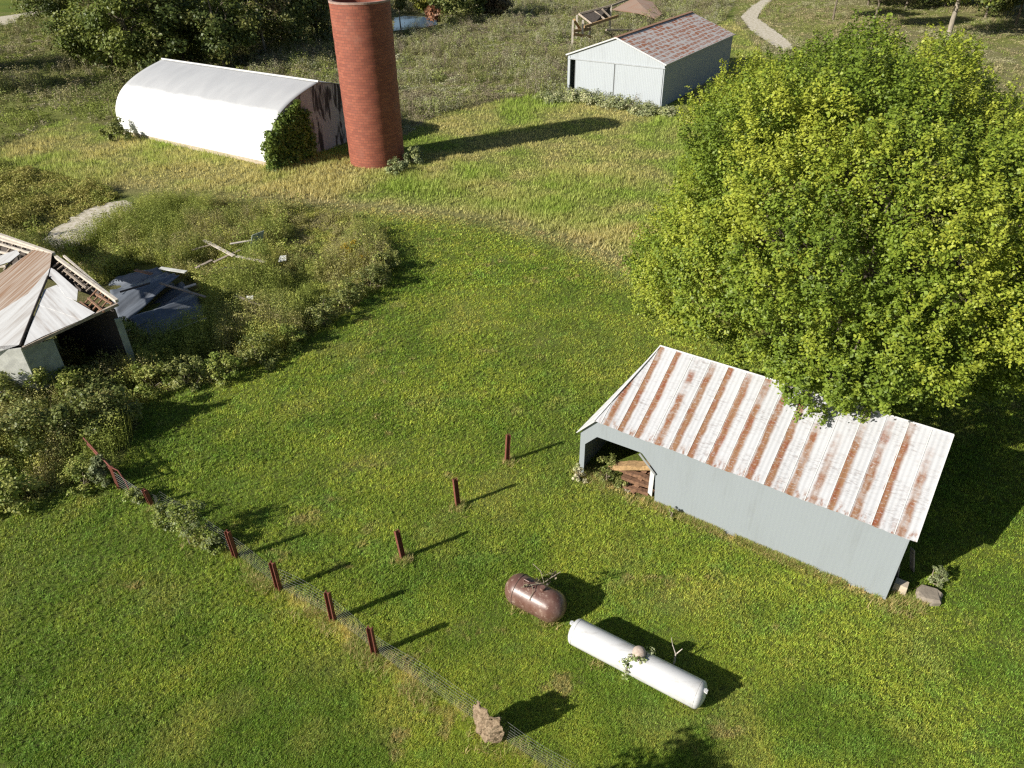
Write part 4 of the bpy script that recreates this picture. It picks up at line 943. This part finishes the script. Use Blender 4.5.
for a in (-.05, -BL+.2):
    prof = [arch(j/18) for j in range(19)]; pts = [(n, z-.08) for n, z in prof]+[(BW-n, z-.08) for n, z in prof[::-1][1:]]
    mb = MB(); mb.prism([Bp(a, n+.04 if n < BW/2 else n-.04, z) for n, z in pts], .08, pts); mb.build('end_wall', M['peeling_end'], barn)
mb = MB(); mb.prism([Bp(-BL, -.03, .0), Bp(.1, -.03, .0), Bp(.1, -.06, .35), Bp(-BL, -.06, .35)], .05); mb.build('foundation', M['concrete'], barn)
# ivy on the near right corner
ivy = thing('ivy', Bp(.3, 1.5, 0), 'green ivy climbing the right end of the white barn', 'ivy'); cen = []
for i in range(300):
    n = R.uniform(-.3, 4.5); t_ = [z for z in np.linspace(0, 1, 40) if arch(z)[0] <= n]
    zmax = (arch(t_[-1])[1] if t_ else 2.5)*R.uniform(.84, 1.02)*(1 if n < 3.6 else R.uniform(.3, 1)) if n > 0 else 3.2
    cen.append(Bp(R.uniform(.1, .55), n, R.uniform(.02, 1)**.8*zmax))
for i in range(45): cen.append(Bp(R.uniform(0, .7), R.uniform(-.8, -.2), R.uniform(0, 2.6)*R.random()))
for i in range(30): cen.append(Bp(R.uniform(.3, 1.1), R.uniform(-.5, 4.2), R.uniform(0, .8)))
V, C = leafcloud(np.array(cen), R.uniform(.28, .55, len(cen)), 42, .22, [(.07, .105, .018), (.10, .14, .024), (.14, .18, .034)], Bp(-3, 3, 1), .9, .3, .7); soup('foliage', V, C, 4, M['leaf'], ivy)
mb = MB()
for n in (.3, 1.2, 2.2, 3.2): limb(mb, Bp(.25, n, -.05), Bp(.15, n+.4, 3.4), .05, .02, 5, .1, 5)
mb.build('stem', M['twig'], ivy)

# ------------------------------------------------------------------ far shed
FA = np.array([16.58, 82.68, 0]); FUx = np.array([-.838, .546, 0]); FUx /= np.linalg.norm(FUx); FWd = np.array([-FUx[1]*-1, -FUx[0]*1, 0]); FWd = np.array([.546, .838, 0]); FWd /= np.linalg.norm(FWd)
FWID, FLEN, FE, FR = 11.6, 21.6, 4.42, 6.5
def Q(a, l, z): return FA+FUx*a+FWd*l+np.array([0, 0, z])
fs_ = thing('pole_shed', Q(FWID/2, FLEN/2, 0), 'pale blue grey gabled shed with a red speckled roof', 'shed')
gp = [(0, FE-.40), (FWID, FE-.40), (FWID, FE), (FWID/2, FR), (0, FE)]
mb = MB(); mb.prism([Q(a, 0, z) for a, z in gp], .06, gp); mb.build('gable_panel', M['far_wall'], fs_)
for a0, a1, dl in ((.12, 5.75, -.05), (5.82, 10.65, -.05)):
    mb = MB(); pp = [(a0, .0), (a1, .0), (a1, FE-.42), (a0, FE-.42)]; mb.prism([Q(a, dl, z) for a, z in pp], .05, pp); d_ = mb.build('door', M['far_wall'], fs_)
    mb = MB(); mb.bar(Q(a1-.03, dl-.05, .05), Q(a1-.03, dl-.05, FE-.45), .06, .05, FWd); mb.build('door_edge', M['shed_wall_dark'], d_)
mb = MB(); mb.bar(Q(-.1, -.12, FE-.40), Q(FWID, -.12, FE-.40), .08, .10); mb.build('door_track', simple('track_paint', (.42, .44, .45), .2, 4), fs_)
mb = MB(); mb.bar(Q(FWID-.15, .0, 0), Q(FWID-.15, .0, FE-.1), .30, .2, FWd); mb.build('corner_post', M['far_wall'], fs_)
mb = MB(); mb.bar(Q(.05, .02, 0), Q(.05, .02, FE-.4), .14, .1, FWd); mb.build('corner_post', M['far_wall'], fs_)
for a in (0, FWID):
    mb = MB(); pp = [(0, 0), (FLEN, 0), (FLEN, FE), (0, FE)]; mb.prism([Q(a+(.0 if a == 0 else 0), l+.1 if l == 0 else l, z) for l, z in pp], .06, pp); mb.build('side_wall', M['far_wall_shade'], fs_)
mb = MB(); pp = [(0, 0), (FWID, 0), (FWID, FE), (FWID/2, FR), (0, FE)]; mb.prism([Q(a, FLEN-.05, z) for a, z in pp], .06, pp); mb.build('back_wall', M['far_wall_shade'], fs_)
for s_ in (0, 1):
    mb = MB(); a0, a1 = (-.22, FWID/2) if s_ == 0 else (FWID+.22, FWID/2); vs = []; uv = []; na, nl = 8, 24
    for j in range(na+1):
        for i in range(nl+1):
            f_ = j/na; a = a0+(a1-a0)*f_; z = FE-.02+(FR-FE+.12)*f_; l = -.18+(FLEN+.4)*i/nl; vs.append(Q(a, l, z+.02*math.sin(l*.8)*f_)); uv.append((l, f_*6.2))
    mb.add(vs, [[j*(nl+1)+i, j*(nl+1)+i+1, (j+1)*(nl+1)+i+1, (j+1)*(nl+1)+i] for j in range(na) for i in range(nl)], uv)
    o = mb.build('roof', M['speckled_roof'], fs_); sm = o.modifiers.new('thick', 'SOLIDIFY'); sm.thickness = .07
    mb = MB(); mb.bar(Q(a0, -.20, FE-.03), Q(a1, -.20, FR+.08), .10, .14); mb.bar(Q(a0, -.2, FE-.0), Q(a0, FLEN+.2, FE), .06, .10); mb.build('roof_trim', M['white_trim'], o)
mb = MB(); mb.bar(Q(FWID/2, -.2, FR+.13), Q(FWID/2, FLEN+.2, FR+.13), .5, .05); mb.build('ridge_cap', M['rusty_plank'], fs_)

# ------------------------------------------------------------------ collapsed frame behind the far shed
cf = thing('collapsed_shed', at(590, 40), 'bare timber frame of a fallen shed behind the speckled roof', 'ruin'); Y0 = 121.0
def cpt(px, py, dy=0): return at_y(px, py, Y0+dy)
def beams(name, lst, w_, mat):
    for a_, b_ in lst:
        mb = MB(); mb.bar(a_, b_, w_, w_, (0, 1, 0)); mb.build(name, mat, cf)
def ground_post(px, py, dy): t_ = cpt(px, py, dy); return (t_*[1, 1, 0], t_)
beams('post', [ground_post(573, 20, 0), ground_post(583, 20, 1), ground_post(577, 15, 6), ground_post(611, 5, 8), ground_post(590, 26, 3)], .26, M['pale_wood'])
beams('beam', [(cpt(573, 31), cpt(590, 29, 3)), (cpt(573, 34), cpt(597, 38, 2)), (cpt(584, 27, 2), cpt(618, 16, 7)), (cpt(574, 20), cpt(580, 29, 2))], .36, M['tan_timber'])
beams('rafter', [(cpt(579, 14, 6), cpt(611, 5.5, 8)), (cpt(579, 14, 6), cpt(592, 24, 3)), (cpt(594, 11, 7), cpt(606, 20, 6)), (cpt(602, 9, 7), cpt(611, 18, 7)), (cpt(606, 30, 2), cpt(640, 30, 6)), (cpt(611, 6, 8), cpt(632, -2, 14))], .26, M['old_wood'])
mb = MB(); mb.prism([cpt(580, 13, 6.4), cpt(611, 5, 8.4), cpt(611, 18, 8.1), cpt(592, 26, 4.5)], .06); mb.build('back_board', M['dark_wood'], cf)
mb = MB(); P4 = [at(612, 10, 1.9), at(634, -2, 2.6), at(652, 2, 1.7), at(662, 14, .6), at(656, 19, .5), at(640, 14, 1.2)]; c0 = sum(P4)/6+np.array([0, 0, .3])
for i in range(6): mb.prism([c0, P4[i], P4[(i+1) % 6]], .06, [(0, 0), (3, 0), (3, 3)])
mb.build('fallen_roof', M['tan_sheet'], cf)

# ------------------------------------------------------------------ ruined house
HE, HR = 3.4, 5.1; c1, c2 = at(22, 347, HE), at(117, 303, 4.1); ap = at(53, 252, HR); rl = at(0, 233, HR)+(at(0, 233, HR)-ap)*2.6; el = at(-150, 356, HE)
house = thing('ruined_house', at(20, 372)*[1, 1, 0], 'collapsing house with half stripped pale and rusty tin roof', 'house')
nR = np.cross(c2-c1, ap-c1); nR /= np.linalg.norm(nR); nL = np.cross(c1-ap, rl-ap); nL /= np.linalg.norm(nL)
nL = nL*np.sign(nL[2]); nR = nR*np.sign(nR[2])
def onR(px, py, k=0.0): return at_plane(px, py, c1+nR*k, nR)
def onL(px, py, k=0.0): return at_plane(px, py, c1+nL*k, nL)
def planeuv(pts, o_, along):
    al = along/np.linalg.norm(along); nn = np.cross(pts[1]-pts[0], pts[2]-pts[0]); nn /= np.linalg.norm(nn); ac = np.cross(nn, al); return [(np.dot(p-o_, ac), np.dot(p-o_, al)) for p in pts]
def tin(pxs, on, k, along, mat, name='roof_sheet', th=.02, lift=None):
    pts = [on(x_, y_, k+(lift[i] if lift else 0)) for i, (x_, y_) in enumerate(pxs)]; mb = MB()
    if lift: 
        c0 = sum(pts)/len(pts)
        for i in range(len(pts)): a_, b_ = pts[i], pts[(i+1) % len(pts)]; mb.prism([c0, a_, b_], th, planeuv([c0, a_, b_], c1, along))
    else: mb.prism(pts, th, planeuv(pts, c1, along))
    return mb.build(name, mat, house)
dL = c1-at_plane(47, 275, c1, nL); dL = onL(-10, 300)-onL(34, 262)      # ribs on the left slope
dR = onR(95, 315)-onR(50, 270)
tin([(-140, 330), (-30, 292), (3, 272), (34, 250), (52, 254), (50, 270), (28, 294), (-30, 330), (-140, 400)], onL, .03, dL, M['ruin_rust'])
tin([(-140, 400), (-30, 330), (28, 294), (50, 268), (48, 276), (38, 302), (20, 345), (-30, 352), (-140, 356)], onL, .045, dL, M['ruin_white'])
tin([(-30, 262), (0, 256), (17, 250), (20, 254), (10, 262), (-30, 275)], onL, .03, dL, M['ruin_white'])
tin([(51, 268), (55, 270), (78, 290), (77, 301), (66, 297), (57, 284), (49, 276)], onR, .05, dR, M['ruin_pale'])
tin([(44, 290), (57, 285), (68, 297), (95, 313), (82, 320), (39, 305)], onR, .035, dR, M['ruin_pale'])
tin([(39, 304), (82, 320), (70, 325), (42, 337), (24, 346)], onR, .02, dR, M['ruin_pale'])
mb = MB(); mb.tube([onL(48, 276, .07), onL(36, 305, .07), onL(20, 345, .07)], .05, 6); mb.build('hip_gap', M['dark_wood'], house)  # dark strip drawn in for the dark gap between the two slopes
def pole(name, a_, b_, w_=.09, mat='pale_wood'): mb = MB(); mb.bar(a_, b_, w_, w_); return mb.build(name, M[mat], house)
pole('ridge_beam', onL(-60, 214, -.05), onL(54, 254, -.05), .16)
pole('hip_rafter', onR(56, 257, -.02), onR(117, 301, -.02), .15)
pole('hip_rafter', onR(64, 256, -.05), onR(106, 292, -.05), .10)
for x0, y0, x1, y1 in [(0, 244, 30, 253), (-10, 250, 20, 256), (-20, 268, 6, 266), (-10, 236, 44, 252)]: pole('batten', onL(x0, y0, -.06), onL(x1, y1, -.06), .10)
for i in range(7): 
    x0 = -12+i*9.5; pole('rafter', onL(x0, 231+i*3.2, -.16), onL(x0-22, 262+i*2, -.16), .08, 'old_wood')
for i in range(13):
    f_ = i/12; x0, y0 = 62+f_*50, 260+f_*36; pole('rafter', onR(x0, y0, -.10), onR(x0-9-8*(f_ > .7), y0+7+12*(f_ > .7), -.10), .06, 'rusty_plank' if i > 8 else 'old_wood')
for i, (x0, y0, x1, y1) in enumerate([(64, 270, 86, 288), (60, 276, 78, 291), (88, 298, 104, 312), (96, 294, 112, 304), (80, 302, 90, 310)]): pole('batten', onR(x0, y0, -.04), onR(x1, y1, -.04), .08, 'rusty_plank' if i > 1 else 'old_wood')
pole('eave_board', c1+[.02, 0, -.06], c2+[.03, 0, -.06], .13, 'old_wood')
for p_, q_, f0, f1, mat, z1 in ((c1, el, 0.0, 1, 'chalk_wall', HE-.1), (c1, c2, .0, .30, 'sage_wall', HE-.15), (c1, c2, .93, 1.0, 'sage_wall', HE-.15)):
    a_, b_ = p_+(q_-p_)*f0, p_+(q_-p_)*f1; inn = np.array([-.12, .12, 0]); a_, b_ = a_+inn, b_+inn
    mb = MB(); mb.prism([a_*[1, 1, 0], b_*[1, 1, 0], b_*[1, 1, 0]+[0, 0, z1], a_*[1, 1, 0]+[0, 0, z1]], .10); mb.build('wall', M[mat], house)
b1 = c2+np.array([-5.5, 3.0, 0]); mb = MB(); mb.prism([c2*[1, 1, 0]+[-.3, .2, 0], b1*[1, 1, 0], b1*[1, 1, 0]+[0, 0, 3.0], c2*[1, 1, 0]+[-.3, .2, 3.7]], .1); mb.build('wall', M['dark_wood'], house)  # dark wall added at the back to keep the interior dark
mb = MB(); mb.prism([rl+[0, 0, -.2], ap+[0, 0, -.2], c2+[-.05, .1, -.2], c2+(rl-ap)+[0, 0, -.2]], .05); mb.build('back_roof', M['dark_wood'], house)  # unseen back slope, added to shade the inside of the house
mb = MB(); w0, w1 = (c1*.55+el*.45)*[1, 1, 0]+[.2, 1.5, 0], (c2+(rl-ap)*.4)*[1, 1, 0]+[-.9, .0, 0]; mb.prism([w0, w1, w1+[0, 0, 3.6], w0+[0, 0, 3.6]], .08); mb.build('shade_wall', M['dark_wood'], house)  # dark screen wall added so the opening under the eave stays black
# fallen sheets
def crumple(name, pts, z0, z1, label, seed):
    """bent sheet over a quad of ground points"""
    P_4 = [np.array(p) for p in pts]; n = 16; vs = []; uv = []
    for j in range(n+1):
        for i in range(n+1):
            u_, v_ = i/n, j/n; p = (P_4[0]*(1-u_)+P_4[1]*u_)*(1-v_)+(P_4[3]*(1-u_)+P_4[2]*u_)*v_
            z = z0+(z1-z0)*v_+.8*(fbm(u_*3, v_*1.6+seed, 1.0, seed)-.5)+.2*u_**4*math.sin(seed*1.3)+.05*math.sin(u_*17+v_*3+seed)+.25*math.sin(u_*3.5+v_*2+seed)
            vs.append(p+[0, 0, z]); uv.append((u_*3, v_*4))
    mb = MB(); mb.add(vs, [[j*(n+1)+i, j*(n+1)+i+1, (j+1)*(n+1)+i+1, (j+1)*(n+1)+i] for j in range(n) for i in range(n)], uv, True)
    o = tag(mb.build(name, M['fallen_sheet']), label, 'metal sheet', 'fallen roof sheets beside the house'); sm = o.modifiers.new('thick', 'SOLIDIFY'); sm.thickness = .015
crumple('roof_sheet', [at(106, 304), at(104, 284), at(158, 276), at(176, 286)], .1, .35, 'buckled blue grey roof sheet lying at the top of the fallen heap', 3)
crumple('roof_sheet', [at(118, 326), at(112, 296), at(168, 282), at(184, 290)], .15, .75, 'broad blue grey roof sheet with a raised lip in the middle of the fallen heap', 5)
crumple('roof_sheet', [at(128, 338), at(120, 318), at(184, 288), at(202, 306)], .1, .4, 'smooth blue grey roof sheet below the raised lip of the fallen heap', 8)
crumple('roof_sheet', [at(150, 345), at(132, 330), at(198, 300), at(208, 322)], .1, .4, 'lowest blue grey roof sheet nearest the weeds of the lawn edge', 11)
# planks in the weeds
for k, (pa, za, pb, zb, w_, mat, lab) in enumerate([
    ((204, 240), .75, (234, 256), .85, .24, 'pale_wood', 'long pale plank lying across the weeds'),
    ((236, 256), .75, (266, 262), .7, .22, 'pale_wood', 'pale plank continuing right of the long plank in the weeds'),
    ((184, 288), .9, (196, 284), 1.0, .25, 'pale_wood', 'short pale board at the top corner of the fallen sheets'),
    ((135, 270), .7, (152, 274), .7, .22, 'rusty_plank', 'short broken plank behind the fallen sheets'),
    ((214, 262), .6, (240, 250), .7, .2, 'old_wood', 'grey plank crossing under the pale planks'),
    ((192, 250), .7, (214, 244), .8, .18, 'old_wood', 'grey broken board left of the long pale plank'),
    ((222, 268), .8, (252, 268), .8, .16, 'dark_wood', 'dark rotten board below the pale planks'),
    ((160, 283), 1.15, (206, 297), .95, .14, 'old_wood', 'grey rafter fallen across the upper blue sheets'),
    ((176, 330), .75, (206, 318), .8, .12, 'pale_wood', 'thin pale lath resting on the lowest fallen sheet'),
    ((120, 292), 1.1, (150, 283), 1.2, .16, 'dark_wood', 'dark rafter end lying on the heap beside the house'),
    ((236, 296), .7, (262, 306), .7, .15, 'old_wood', 'grey board in the weeds near the lower white scrap'),
    ((160, 268), .8, (186, 272), .8, .3, 'chalk_wall', 'wide white board behind the top edge of the fallen sheets'),
    ((196, 268), .8, (212, 260), .9, .2, 'old_wood', 'short grey board between the fallen sheets and the long pale plank'),
    ((230, 244), .9, (254, 240), .9, .22, 'pale_wood', 'pale board just left of the propped panel')]):
    mb = MB(); mb.bar(at(*pa, za+.18), at(*pb, zb+.14), w_, .05); tag(mb.build('plank', M[mat]), lab, 'plank', 'planks strewn in the weeds')
mb = MB(); a_, b_ = at(250, 250, .5), at(262, 246, .5); mb.prism([a_, b_, b_+[.25, .3, .95], a_+[.25, .3, .9]], .05); tag(mb.build('grey_board', M['sage_wall']), 'grey green panel propped up among the weeds', 'panel')
for k, (px, py, lab) in enumerate([(278, 262, 'small white scrap in the weeds right of the propped panel'), (244, 303, 'white scrap in the weeds right of the fallen sheets')]):
    mb = MB(); q = at(px, py, .6); mb.prism([q, q+[.5, .1, .05], q+[.45, .45, .25], q+[.05, .5, .2]], .03); tag(mb.build('pale_scrap', M['chalk_wall']), lab, 'scrap')

# ------------------------------------------------------------------ little vehicle on the far lane
q = at(25, 21); qb = thing('quad_bike', q, 'tiny dark quad bike on the pale far lane', 'quad bike')
mb = MB(); mb.box(q+[0, 0, .45], 1.7, .7, .35, .3, .85); mb.box(q+[-.2, -.05, .8], .8, .4, .15, .3, .9); mb.build('body', M['black_metal'], qb)
mb = MB(); mb.box(q+[.65, .2, .72], .5, .8, .22, .3, .8); mb.build('front_cowl', M['white_trim'], qb)
for dx, dy in ((.6, .5), (.75, -.25), (-.75, .1), (-.6, -.65)):
    mb = MB(); c_ = q+[dx, dy, .32]; mb.tube([c_+[.05, -.12, 0], c_+[-.05, .12, 0]], .32, 14); mb.build('wheel', M['black_metal'], qb)
